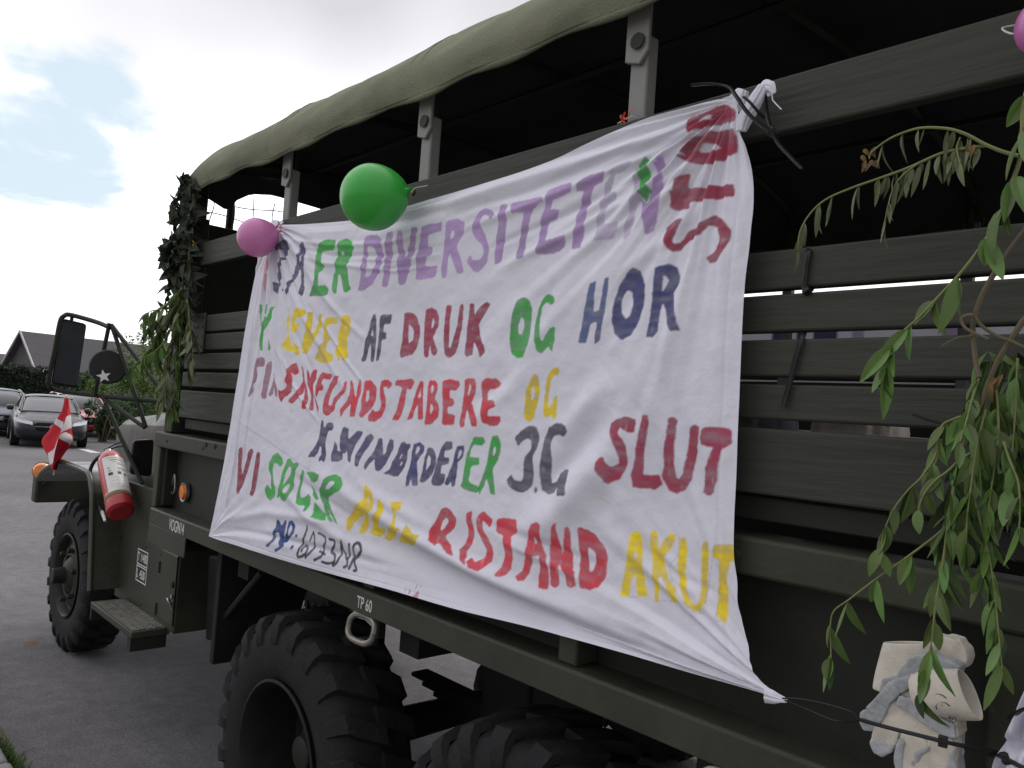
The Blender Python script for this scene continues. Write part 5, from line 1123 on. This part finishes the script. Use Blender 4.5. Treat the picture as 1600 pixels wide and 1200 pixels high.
# big drooping bough
t = thing('leafy_branch', 'big drooping leafy bough hanging down beside the gloves, with a forked woody stem', 'branch', S((1520, 500), -.16))
ms, mg, ml, md_ = MB(), MB(), MB(), MB()
stem([(1625, 330), (1600, 362), (1575, 395), (1555, 425), (1535, 460), (1524, 490), (1520, 515), (1524, 560), (1530, 590)], (-.12, -.16), .0048, .0036, ms)
stem([(1625, 478), (1600, 500), (1580, 530), (1560, 562), (1548, 590), (1535, 625), (1522, 655), (1508, 690), (1502, 705)], (-.14, -.15), .0045, .0032, ms)
stem([(1522, 494), (1535, 510), (1558, 525), (1580, 533), (1605, 545)], (-.16, -.15), .003, .002, ms)
stem([(1520, 492), (1508, 494), (1502, 500), (1508, 512), (1522, 520), (1545, 530)], (-.17, -.17), .003, .002, ms)
stem([(1520, 525), (1500, 527), (1485, 533), (1470, 542)], (-.16, -.17), .002, .001, ms)
for path, Y, n, L, W in (([(1510, 648), (1490, 655), (1472, 665), (1466, 690), (1460, 715), (1440, 745), (1420, 765), (1400, 790), (1385, 820), (1378, 845), (1380, 870)], (-.14, -.19), 30, .056, .018),
    ([(1522, 705), (1500, 718), (1482, 735), (1462, 750), (1445, 770), (1435, 795)], (-.15, -.2), 18, .052, .017),
    ([(1508, 782), (1490, 805), (1470, 830), (1445, 850), (1415, 872), (1385, 893), (1355, 915), (1325, 938), (1302, 956), (1297, 985), (1298, 1010), (1299, 1040)], (-.16, -.2), 26, .055, .019),
    ([(1490, 760), (1482, 810), (1476, 860), (1468, 910), (1460, 960), (1455, 1005), (1447, 1040), (1437, 1085)], (-.17, -.22), 28, .056, .017),
    ([(1520, 775), (1533, 820), (1545, 870), (1553, 920), (1558, 970), (1562, 1010), (1566, 1045)], (-.16, -.2), 30, .056, .017),
    ([(1568, 690), (1578, 720), (1590, 750), (1594, 790), (1592, 830)], (-.15, -.18), 16, .05, .017),
    ([(1540, 640), (1530, 680), (1520, 740), (1512, 800), (1510, 850)], (-.14, -.19), 34, .06, .02),
    ([(1555, 600), (1560, 660), (1555, 720), (1545, 790), (1540, 850), (1535, 900)], (-.12, -.18), 40, .06, .022),
    ([(1590, 560), (1588, 620), (1582, 700), (1575, 770)], (-.10, -.15), 30, .06, .022),
    ([(1530, 590), (1520, 620), (1512, 650), (1500, 690)], (-.14, -.2), 18, .045, .018),
    ([(1500, 720), (1490, 790), (1480, 850), (1476, 900)], (-.13, -.17), 26, .056, .018)):
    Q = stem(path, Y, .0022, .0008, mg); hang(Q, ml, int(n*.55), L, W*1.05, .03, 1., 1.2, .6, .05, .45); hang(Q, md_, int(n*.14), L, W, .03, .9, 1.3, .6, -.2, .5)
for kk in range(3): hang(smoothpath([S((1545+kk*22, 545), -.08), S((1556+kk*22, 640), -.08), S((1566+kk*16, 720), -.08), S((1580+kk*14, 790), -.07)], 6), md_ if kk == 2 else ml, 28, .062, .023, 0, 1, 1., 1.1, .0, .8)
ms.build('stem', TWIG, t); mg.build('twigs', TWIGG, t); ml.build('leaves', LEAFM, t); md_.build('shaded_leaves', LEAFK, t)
mb = MB()
for px in ((1567, 585), (1548, 597), (1560, 590)): mb.leaf(S(px, -.17), (rb.uniform(-1, 1), -.3, -.8), (0, -1, .3), .024, .009, .7, .5)
mb.build('withered_leaf', BROWN, t)

# greenery tied to the front corner of the bed
t = thing('garland', 'dark withered leaf garland wrapped round the front corner post of the cargo bed', 'garland', S((285, 450), -.05))
mg, ml, mk = MB(), MB(), MB()
for path, Y, r in (([(298, 284), (288, 312), (285, 345), (282, 390), (276, 440), (268, 490)], (-.02, -.06), .009), ([(308, 280), (303, 315), (300, 360), (296, 410), (292, 470)], (-.01, -.05), .011), ([(286, 380), (272, 400), (278, 425)], (-.05, -.07), .004)):
    Q = stem(path, Y, r, r*.7, mg)
    for k in range(140):
        p = Q[rb.randrange(len(Q))]; d = Vector((rb.uniform(-1, .8), rb.uniform(-1, .4), rb.uniform(-1, .5)))
        mk.leaf(p+d*.02, d, (rb.uniform(-1, 1), -1, rb.uniform(-1, 1)), rb.uniform(.035, .07), rb.uniform(.035, .055), rb.uniform(.3, 1.1), .5)
mg.build('stem', TWIG, t); mk.build('leaves', LEAFX, t)
t = thing('leafy_branch', 'leafy green branch with narrow leaves tied below the garland beside the mirror frame', 'branch', S((285, 500), -.08))
ms, ml, m2 = MB(), MB(), MB()
for path, Y, n in (([(292, 440), (280, 470), (262, 490), (245, 500), (232, 515)], (-.05, -.2), 46), ([(285, 450), (270, 480), (255, 510), (240, 540), (226, 560)], (-.05, -.2), 54), ([(290, 450), (284, 500), (280, 550), (276, 600), (272, 640)], (-.06, -.12), 66),
                   ([(292, 450), (296, 500), (300, 540), (302, 570)], (-.05, -.1), 50), ([(285, 470), (270, 530), (262, 580), (258, 625)], (-.08, -.16), 50), ([(282, 470), (262, 500), (250, 530), (250, 560)], (-.06, -.14), 40), ([(285, 450), (255, 480), (236, 486), (228, 492)], (-.08, -.25), 26), ([(280, 490), (252, 540), (222, 560), (205, 575)], (-.1, -.3), 26)):
    Q = stem(path, Y, .004, .001, ms); hang(Q, ml if rb.random() < .6 else m2, n, .095, .026, .0, 1., 1.1, .7, .05, .6)
ms.build('stem', TWIGG, t); ml.build('leaves', LEAFM, t); m2.build('pale_leaves', LEAFW, t)

# net at the front of the bed
NETM = mat('net_cord', (.10, .10, .09), .9, var=.2)
t = thing('net', 'wide mesh cord net hanging behind the front opening of the canvas cover', 'net', (-4.12, 1.22, 2.5))
mb = MB()
for k in range(21):
    y = .06+k*.112; mb.tube(smoothpath([(-4.06+.02*math.sin(k+j), y+.016*math.sin(j*1.7+k), 2.45+j*.082) for j in range(6)], 3), .0028, 4)
mb.build('cord_uprights', NETM, t)
mb = MB()
for j in range(5):
    mb.tube(smoothpath([(-4.06+.02*math.sin(k+j), .06+k*.112, 2.47+j*.085+.016*math.sin(k*1.3+j*2)) for k in range(21)], 2), .0028, 4)
mb.build('cord_rows', NETM, t)

# ------------------------------------------------------------------ fire extinguisher leaning on the fender
top_, bot_ = S((172, 719), .10), S((188, 796), .085); ax = (top_-bot_).normalized(); Lx = (top_-bot_).length; rx = 19.5*depth(bot_)/FPX
FE = thing('fire_extinguisher', 'red fire extinguisher with white label strapped upside the cab steps, leaning left', 'fire extinguisher', bot_)
FE['label'] = 'red fire extinguisher with a white label strapped on the fender beside the cab'
mb = MB(); mb.lathe([(0, .012), (rx*.7, .006), (rx*.97, 0), (rx, .02), (rx, .10), (rx*.985, .105), (rx*.985, .112), (rx, .117), (rx, Lx-.03), (rx*.95, Lx), (rx*.75, Lx+.03), (rx*.4, Lx+.045), (0, Lx+.047)], bot_, ax, 40); mb.build('cylinder', REDP, FE)
REDD = mat('red_base', (.34, .014, .018), .4, var=.15, scale=10)
mb = MB(); mb.lathe([(0, -.012), (rx*.8, -.012), (rx*1.04, 0), (rx*1.05, .045), (rx*1.0, .065), (0, .065)], bot_-ax*.015, ax, 40); mb.build('base_cup', REDD, FE)
tocam = Vector(CAM)-bot_; f_ = (tocam-ax*tocam.dot(ax)).normalized(); s_ = ax.cross(f_)
def on(a, h, r=1.0): return bot_+ax*h+(f_*math.cos(a)+s_*math.sin(a))*(rx*r)
LAB = mat('extinguisher_label', (.62, .62, .60), .45, var=.08, scale=20)
A0, A1 = -.62, 1.5
mb = MB(); mb.grid(lambda u, v: on(lerp(A0, A1, u), lerp(.088, Lx-.035, v), 1.012), 16, 6); lb = mb.build('label', LAB, FE)
for (a0, a1, h0, h1) in [(-.55, .9, .93, .945), (-.4, .8, .86, .885), (-.3, .9, .80, .812), (.1, .95, .74, .765), (.05, .9, .62, .645), (.1, .85, .57, .585), (-.7, -.5, .64, .67), (-.65, -.45, .56, .59), (-.7, -.35, .44, .52), (-.0, .3, .45, .53), (.5, .8, .44, .51), (-.7, .9, .36, .365), (-.7, .95, .27, .276), (-.7, .95, .18, .188), (-.7, .9, .12, .126)]:
    lo, hi = .088, Lx-.035; mb = MB(); mb.grid(lambda u, v: on(lerp(a0+.36, a1+.36, u), lerp(lo+(hi-lo)*h0, lo+(hi-lo)*h1, v), 1.018), 8, 1); mb.build('print_block', INK if h1-h0 > .05 else GREYF, lb)
mb = MB(); mb.lathe([(rx*1.02, .060), (rx*1.035, .063), (rx*1.035, .082), (rx*1.02, .085)], bot_, ax, 32, closed=True); mb.build('strap', mat('canvas_strap', (.20, .15, .07), .8, var=.2), FE)
hd = bot_+ax*(Lx+.047); mb = MB(); mb.lathe([(.018, 0), (.022, .01), (.022, .03), (.014, .04), (0, .04)], hd, ax, 16); mb.build('valve', STEEL, FE)
mb = MB(); h2 = hd+ax*.035; mb.tube([h2-s_*.02, h2+s_*.05+ax*.02, h2+s_*.11+ax*.012], .009, 6, flat=(1, .6)); mb.build('handle', BLACKP, FE)
mb = MB(); mb.tube([h2-s_*.02+ax*.012, h2+s_*.05+ax*.05, h2+s_*.10+ax*.055], .008, 6, flat=(1, .6)); mb.build('lever', BLACKP, FE)
mb = MB(); mb.tube(smoothpath([h2, S((150, 718), .07), S((141, 735), .05), S((141, 760), .05), S((150, 785), .06), S((162, 806), .07)], 6), .011, 10); mb.build('hose', BLACKP, FE)
mb = MB(); mb.tube([S((160, 800), .07), S((165, 815), .06)], [.013, .009], 8); mb.build('nozzle', STEEL, FE)

# ------------------------------------------------------------------ flag on the front corner
FLR, FLW = (.50, .02, .035), (.66, .64, .64)
fl = thing('flag', 'red flag with a white cross drooping from a small pole above the front fender', 'flag', S((84, 740), .08))
POLE = [S((104, 618), .06), S((84, 742), .08)]
mb = MB(); mb.tube(POLE, .006, 6); mb.build('pole', WHITEP, fl)
edge_l = [S(p, .03) for p in ((104, 622), (97, 640), (86, 655), (74, 673), (65, 690), (76, 712), (84, 733))]
edge_r = [S(p, .10) for p in ((104, 622), (107, 640), (110, 655), (114, 673), (117, 690), (101, 712), (86, 735))]
eL, eR = smoothpath(edge_l, 22), smoothpath(edge_r, 22); nv_, nu_ = len(eL), 90; P3 = np.zeros((nv_, nu_, 3)); C3 = np.zeros((nv_, nu_, 3))
cfold = [S(p, -.02) for p in ((104, 622), (103, 640), (100, 655), (95, 675), (92, 690), (88, 712), (85, 734))]; eC = smoothpath(cfold, 22)
def rast(px, py):                                     # cloth pattern read along the drape
    def ins(poly): 
        m = False
        for a in range(len(poly)):
            (x1, y1), (x2, y2) = poly[a-1], poly[a]
            if (y1 > py) != (y2 > py) and px < (x2-x1)*(py-y1)/(y2-y1)+x1: m = not m
        return m
    for q in ([(83, 653), (88, 647), (98, 663), (93, 671)], [(97, 668), (107, 648), (113, 664), (93, 681), (86, 718), (81, 728), (77, 708), (92, 684)], [(93, 682), (103, 675), (118, 689), (110, 698)]):
        if ins(q): return FLW
    return FLR
def proj(v):
    c = RW.T @ (np.array(v)-CAM); return CX-FPX*c[0]/c[2], CY+FPX*c[1]/c[2]
for j in range(nv_):
    for i in range(nu_):
        u = i/(nu_-1); a, c, b = eL[j], eC[j], eR[j]; p = a.lerp(c, u*2) if u < .5 else c.lerp(b, u*2-1)
        C3[j, i] = rast(*proj(p)); P3[j, i] = (p.x, p.y+.012*math.sin(u*14+j*.036), p.z)
cloth_mesh('cloth', P3, C3, SHEET, fl, tuple(fl.location))

# ------------------------------------------------------------------ parked cars
CHROME = mat('chrome', (.6, .6, .62), .12, metal=1, var=.05)
LAMP = mat('headlamp_glass', (.55, .57, .6), .08, var=.15, scale=30, spec=.9)
def superring(x, hw, z0, z1, n=24, e=.42, yo=0):
    zc, hz = (z0+z1)/2, (z1-z0)/2
    return [Vector((x, hw*math.copysign(abs(math.cos(a))**e, math.cos(a)), zc+hz*math.copysign(abs(math.sin(a))**e, math.sin(a)))) for a in (2*math.pi*k/n for k in range(n))]
def car(label, loc, heading, paint, suv=0):
    root = thing('parked_car', label, 'car', (0, 0, 0), 'cars parked along the road')
    mb = MB(); mb.loft([superring(*r) for r in ((2.32, .50, .36, .60), (2.28, .72, .26, .68), (2.12, .84, .20, .76), (1.7, .90, .19, .85), (1.1, .91, .19, .94), (.7, .91, .19, .98), (-.2, .915, .19, 1.0), (-1.4, .91, .19, 1.02), (-1.95, .88, .22, 1.02), (-2.2, .82, .28, .98), (-2.3, .70, .40, .86))]); body = mb.build('body', paint, root, smooth=50)
    hz = .06*suv
    mb = MB(); mb.loft([superring(x, hw, .9, z, e=.5) for x, hw, z in ((1.02, .74, .97), (.45, .70, 1.25+hz), (.0, .66, 1.40+hz), (-.6, .645, 1.43+hz), (-1.3, .63, 1.38+hz), (-1.75, .66, 1.16+hz), (-2.05, .72, 1.0))]); gl = mb.build('glasshouse', GLASS, root, smooth=60)
    def top(x): return np.interp(-x, [-.45, 0, .6, 1.3, 1.75], [1.25+hz, 1.40+hz, 1.43+hz, 1.38+hz, 1.16+hz]), np.interp(-x, [-.45, 0, .6, 1.3, 1.75], [.70, .66, .645, .63, .66])
    mb = MB(); mb.grid(lambda u, v: (lambda x, h, w: Vector((x, (2*v-1)*w*.93, h+.012-.05*abs(2*v-1)**3)))(lerp(.06, -1.4, u), *top(lerp(.06, -1.4, u))), 12, 10); mb.build('roof', paint, root, smooth=60)
    for s in (-1, 1):
        mb = MB(); mb.tube([(1.05, s*.76, .97), (.45, s*.695, 1.22+hz), (.02, s*.64, 1.37+hz), (-.6, s*.635, 1.405+hz), (-1.3, s*.62, 1.36+hz), (-1.95, s*.72, 1.04)], .030, 6); mb.build('roof_pillar', paint, root)
        mb = MB(); mb.tube([(-.45, s*.70, 1.0), (-.5, s*.64, 1.39+hz)], .028, 6); mb.build('door_pillar', BLACKP, root)
        mb = MB(); mb.tube([(.75, s*.86, .985), (-1.9, s*.80, 1.02)], .010, 6); mb.build('window_trim', CHROME, root)
        mb = MB(); mb.loft([superring(x, hw, z0, z1, 12, .7) for x, hw, z0, z1 in ((.86, .03, .99, 1.06), (.82, .085, .95, 1.10), (.74, .09, .95, 1.11), (.70, .06, .98, 1.08))]); o = mb.build('side_mirror', paint, root); o.data.transform(Matrix.Translation((0, s*.98, 0)))
        mb = MB(); mb.prism([(2.06, s*.80, .66), (2.25, s*.62, .63), (2.30, s*.46, .60), (2.27, s*.47, .69), (2.14, s*.66, .755), (1.93, s*.825, .77)], (.03, s*.045, .025)); mb.build('headlight', LAMP, root, bevel=.008)
        mb = MB(); mb.tube([(1.0, s*.895, .30), (-1.0, s*.9, .30)], .02, 6); mb.build('sill_trim', CHROME, root)
        mb = MB(); mb.box((2.05, s*.50, .27), (2.26, s*.72, .40)); mb.build('air_intake', CHASSIS, root, bevel=.03)
        for x in (1.42, -1.42):
            c = Vector((x, s*.72, .325)); mb = MB(); mb.lathe([(.36, -.0), (.38, .196), (.30, .20), (0, .19)], c, (0, s, 0), 28); mb.build('wheel_arch', CHASSIS, root)
            mb = MB(); mb.lathe([(.22, .0), (.31, .0), (.325, .03), (.325, .19), (.31, .215), (.22, .215)], c, (0, s, 0), 32, closed=True); w = mb.build('wheel', RUBBER, root)
            mb = MB(); mb.lathe([(.225, .20), (.215, .21), (.2, .17), (.06, .18), (.05, .20), (0, .20)], c, (0, s, 0), 24); mb.build('rim', STEEL, w)
    mb = MB(); mb.prism([(2.275, y, z) for y, z in ((-.44, .64), (-.40, .50), (-.30, .44), (.30, .44), (.40, .50), (.44, .64), (.36, .69), (-.36, .69))], (.045, 0, 0)); gr = mb.build('grille', CHASSIS, root, bevel=.006)
    mb = MB(); mb.box((2.318, -.42, .572), (2.332, .42, .592)); mb.lathe([(0, .02), (.07, .015), (.075, 0), (0, 0)], (2.315, 0, .582), (1, 0, 0), 20); mb.build('grille_bar', CHROME, gr)
    mb = MB(); mb.box((2.27, -.26, .36), (2.315, .26, .425)); mb.build('number_plate', WHITEP, root)
    root.rotation_euler = (0, 0, heading); root.location = loc; return root
DARKCAR = mat('black_car_paint', (.010, .010, .015), .3, var=.05, coat=.25, spec=.4)
BLUECAR = mat('dark_blue_car_paint', (.025, .03, .055), .3, var=.05, coat=.3, spec=.4)
REDCAR = mat('red_car_paint', (.40, .02, .03), .2, var=.05, coat=1.0, spec=.6)
hd = R(-9); hv = Vector((math.cos(hd), math.sin(hd), 0)); pv_ = Vector((-hv.y, hv.x, 0))
cl = Vector((-25.25, 4.34, 0))-hv*1.42
car('black saloon car with bright headlights parked facing the truck, behind the flag', cl, hd, DARKCAR)
c2 = SG((-8, 676)); c2.z = 0
car('dark blue car behind the black saloon at the left edge, only its roof showing', c2, hd+.05, BLUECAR, 1)
c3 = SD((119, 640), 29); c3.z = 0
car('red car mostly hidden behind the black saloon and the shrubs', c3, hd+.12, REDCAR, 1)

# ------------------------------------------------------------------ houses
def corrmat(name, c1, sc):
    m = mat(name, c1, .85, var=.25, scale=.6); t = m.node_tree; b = t.nodes['Principled BSDF']
    tcn = t.nodes.new('ShaderNodeTexCoord'); w = t.nodes.new('ShaderNodeTexWave'); w.wave_type = 'BANDS'; w.bands_direction = 'X'; w.inputs['Scale'].default_value = sc
    t.links.new(tcn.outputs['UV'], w.inputs['Vector']); bp = t.nodes.new('ShaderNodeBump'); bp.inputs['Strength'].default_value = 1.0; bp.inputs['Distance'].default_value = .10
    t.links.new(w.outputs[0], bp.inputs['Height']); t.links.new(bp.outputs[0], b.inputs['Normal']); return m
ROOF = corrmat('corrugated_roof', (.125, .118, .128), 30.0); BOARD = corrmat('grey_boards', (.115, .112, .12), 22.0)
WALLY = mat('yellow_brick_wall', (.34, .29, .19), .9, var=.2, scale=2, bump=.3, bscale=12); FASC = mat('barge_board', (.42, .41, .42), .7, var=.15)
def uvbuild(name, quads, m, parent):
    mb = MB(); org = ORG[parent.name]
    for q in quads: mb.add(q, [tuple(range(len(q)))])
    o = mb.build(name, m, parent, smooth=0); me = o.data; uv = me.uv_layers.new(name='uv')
    for p, q in zip(me.polygons, quads):
        q = [Vector(v) for v in q]; e = (q[1]-q[0]).normalized(); nn = e.cross(q[2]-q[0]); f = nn.cross(e).normalized()
        for li, v in zip(p.loop_indices, q): uv.data[li].uv = ((v-q[0]).dot(e)/10, (v-q[0]).dot(f)/10)
    return o
def house(label, A, rdir, length, hw, zr, ze, door=False):
    r = Vector((*rdir, 0)).normalized(); g = Vector((r.y, -r.x, 0))        # g: towards the viewer's side
    A = Vector((A[0], A[1], 0)); B = A+r*length; root = thing('house', label, 'house', A.lerp(B, .5))
    def at(p, k, z): return p+g*(k*hw)+Vector((0, 0, z))
    ov = .5; A2, B2 = A-r*ov, B+r*ov; th = .18
    def slope(k): 
        return [at(A2, k*1.10, ze-.1*(zr-ze)), at(B2, k*1.10, ze-.1*(zr-ze)), at(B2, 0, zr), at(A2, 0, zr)]
    for k in (1, -1):
        q = slope(k); o = uvbuild('roof', [q], ROOF, root); s = o.modifiers.new('solid', 'SOLIDIFY'); s.thickness = .12; s.offset = 0
    uvbuild('gable', [[at(A, -1, ze), at(A, 1, ze), at(A, 0, zr-.1)]], BOARD, root); uvbuild('gable', [[at(B, 1, ze), at(B, -1, ze), at(B, 0, zr-.1)]], BOARD, root)
    for q in ([at(A, 1, 0), at(B, 1, 0), at(B, 1, ze), at(A, 1, ze)], [at(B, -1, 0), at(A, -1, 0), at(A, -1, ze), at(B, -1, ze)], [at(A, -1, 0), at(A, 1, 0), at(A, 1, ze), at(A, -1, ze)], [at(B, 1, 0), at(B, -1, 0), at(B, -1, ze), at(B, 1, ze)]): uvbuild('wall', [q], WALLY, root)
    for P_ in (A2, B2):
        for k in (1, -1):
            a, b = at(P_, k*1.12, ze-.12*(zr-ze)), at(P_, 0, zr+.02); mb = MB(); d = (b-a); up = Vector((0, 0, .16)); mb.obox((a+b)/2, d/2, r*.05, up*.6); mb.build('barge_board', FASC, root)
    for k, u in ((1, .2), (1, .45), (1, .75)):
        p = A.lerp(B, u)+g*(k*(hw+.03))+Vector((0, 0, 1.5)); mb = MB(); mb.obox(p, r*.6, g*.04, Vector((0, 0, .55))); w = mb.build('window', FASC, root); mb = MB(); mb.obox(p+g*.03, r*.52, g*.02, Vector((0, 0, .47))); mb.build('pane', GLASS, w)
    mb = MB(); p = A.lerp(B, .6); mb.box(p+Vector((-.3, -.3, zr-.4)), p+Vector((.3, .3, zr+.5))); mb.build('chimney', mat('chimney_brick', (.2, .12, .09), .9, var=.2), root)
    return root
A = SD((42, 519), 62)
house('grey house with a board gable and corrugated roof beyond the parked cars', A, (math.cos(R(100)), math.sin(R(100))), 19, 3.4, A.z, A.z-3.0)
A = SD((21, 555), 84)
house('low grey roofed house at the far left edge behind the hedge', A+Vector((-2.0, -11.0, 0)), (math.cos(R(82)), math.sin(R(82))), 11.2, 4, A.z, A.z-2.0)

# ------------------------------------------------------------------ hedge and shrubs
def foliage(name, cols, rough=.55):
    m = mat(name, cols[0], rough, var=.35, scale=1.6, trans=.22, col2=cols[1], c2t=(.48, .62), spec=.35, isl=.4); return m
HEDGE = foliage('hedge_leaf', ((.030, .048, .030), (.045, .065, .038)))
SH = [foliage('shrub_leaf', ((.075, .15, .042), (.12, .20, .05))), foliage('shrub_leaf_dark', ((.042, .088, .034), (.07, .12, .042))), foliage('shrub_leaf_bright', ((.12, .21, .05), (.16, .24, .065)))]
PETAL = mat('rose_petal', (.58, .46, .44), .7, var=.2, scale=20)
rs = random.Random(4)
def leafcloud(mb, c, rad, n, L, W):
    lumps = [(c+Vector((rs.gauss(0, .42)*rad[0], rs.gauss(0, .42)*rad[1], rs.gauss(0, .40)*rad[2])), rs.uniform(.22, .5)) for _ in range(16)]
    for k in range(n):
        lc, s = rs.choice(lumps); v = Vector((rs.gauss(0, 1), rs.gauss(0, 1), rs.gauss(0, 1))).normalized()*(rs.random()**.4)
        p = lc+Vector((v.x*rad[0]*s, v.y*rad[1]*s, v.z*rad[2]*s)); 
        if p.z < .05: p.z = rs.uniform(.05, .4)
        d = (v+Vector((rs.uniform(-1, 1), rs.uniform(-1, 1), rs.uniform(-.6, .8)))*.9).normalized()
        mb.leaf(p, d, (rs.uniform(-1, 1), rs.uniform(-1, 1), 1), L*rs.uniform(.6, 1.3), W*rs.uniform(.7, 1.2), .2, .3, 2)
def shrub(label, px, dep, wpx, top, m, n=2600, L=.17, W=.08, flowers=0):
    b = SD((px, 640), dep); b.z = 0; z1 = SD((px, top), dep).z; rw = wpx*.5*dep/FPX
    root = thing('shrub', label, 'shrub', b, 'shrubs beside the road')
    ms = MB()
    for k in range(7):
        a = rs.uniform(0, 6.28); e = b+Vector((math.cos(a)*rw*rs.uniform(.2, .8), math.sin(a)*rw*rs.uniform(.2, .8), z1*rs.uniform(.6, .97)))
        ms.tube(smoothpath([b+Vector((rs.uniform(-.15, .15), rs.uniform(-.15, .15), 0)), b.lerp(e, .5)+Vector((rs.uniform(-.2, .2), rs.uniform(-.2, .2), .1)), e], 4), [.035]*4+[.02]*4+[.008], 5)
    ms.build('stems', TWIG, root)
    ml = MB(); leafcloud(ml, b+Vector((0, 0, z1*.53)), (rw, rw, z1*.52), n, L, W); ml.build('foliage', m, root, smooth=0)
    if flowers:
        mf = MB()
        for k in range(flowers):
            a = rs.uniform(0, 6.28); p = b+Vector((math.cos(a)*rw*rs.uniform(.5, 1), math.sin(a)*rw*rs.uniform(.5, 1), z1*rs.uniform(.25, .95)))
            for q in range(7): mf.leaf(p, (rs.uniform(-1, 1), rs.uniform(-1, 1), rs.uniform(-.2, 1)), (rs.uniform(-1, 1), 0, 1), .07, .07, .5, .4, 2)
        mf.build('roses', PETAL, root, smooth=0)
    return root
shrub('dark rose bush with pale pink blooms just right of the black saloon', 166, 25.5, 48, 630, SH[1], 2900, .13, .07, 14)
shrub('bright green bush above the rose bush, seen through the mirror frame', 150, 33, 50, 572, SH[2], 2600)
shrub('tall mid green bush right of the round mirror disc', 196, 31, 62, 552, SH[0], 3600)
shrub('tallest green bush, partly behind the leafy branch on the truck', 238, 29, 66, 540, SH[2], 3600)
shrub('low dark green bush below the mirror struts above the truck hood', 205, 27, 60, 612, SH[1], 2600, .14, .07)
shrub('low leafy bush at the road edge behind the truck hood', 178, 27, 40, 636, SH[0], 1700, .13, .06, 8)
shrub('thin open bush rising behind the others, its twigs against the sky', 176, 40, 44, 531, SH[0], 420, .2, .08)
shrub('dark bush between the house roof and the bright green bush', 128, 42, 44, 590, SH[1], 2000, .2, .1)
# hedge in front of the house
hg = thing('hedge', 'dark green clipped hedge behind the parked cars in front of the house', 'hedge', SG((40, 660), 0))
a, b = SD((-70, 600), 42), SD((118, 600), 48); ztop = SD((40, 577), 45).z; ml = MB()
d_ = Vector((b.x-a.x, b.y-a.y, 0)); nn = Vector((-d_.y, d_.x, 0)).normalized()
for k in range(9000):
    u, v, w = rs.random(), rs.random(), rs.random()
    if rs.random() < .5: w = 0 if (Vector(CAM)-a).dot(nn) < 0 else 1
    else: v = 1-rs.random()**2*.3
    p = Vector((a.x, a.y, 0))+d_*u+nn*(w-.5)*1.2+Vector((0, 0, ztop*v+rs.gauss(0, .05)+.12*math.sin(u*31)))
    ml.leaf(p, (rs.uniform(-1, 1), rs.uniform(-1, 1), rs.uniform(-.3, 1)), (rs.uniform(-1, 1), rs.uniform(-1, 1), .5), .22, .11, .2, .3, 2)
ml.build('foliage', HEDGE, hg, smooth=0)
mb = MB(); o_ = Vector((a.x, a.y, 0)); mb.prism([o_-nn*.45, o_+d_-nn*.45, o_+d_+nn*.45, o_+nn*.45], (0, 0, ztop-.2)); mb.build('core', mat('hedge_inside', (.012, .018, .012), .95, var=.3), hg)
# distant tree belt: keeps the horizon from being bare
mb = MB()
for k in range(5200):
    t_ = rs.random(); az = lerp(2.55, 4.3, t_); dd = rs.uniform(120, 150); h = (4.5+2.5*math.sin(az*23)+1.6*math.sin(az*57+1))*rs.random()**.5
    p = Vector((math.cos(az)*dd, math.sin(az)*dd-1.4, max(.2, h)))
    mb.leaf(p, (rs.uniform(-1, 1), rs.uniform(-1, 1), rs.uniform(-.2, 1)), (rs.uniform(-1, 1), rs.uniform(-1, 1), .5), 1.5, 1.0, .2, .3, 2)
o = mb.build('far_trees', HEDGE, smooth=0); o['kind'] = 'stuff'; o['label'] = 'distant belt of trees along the horizon'
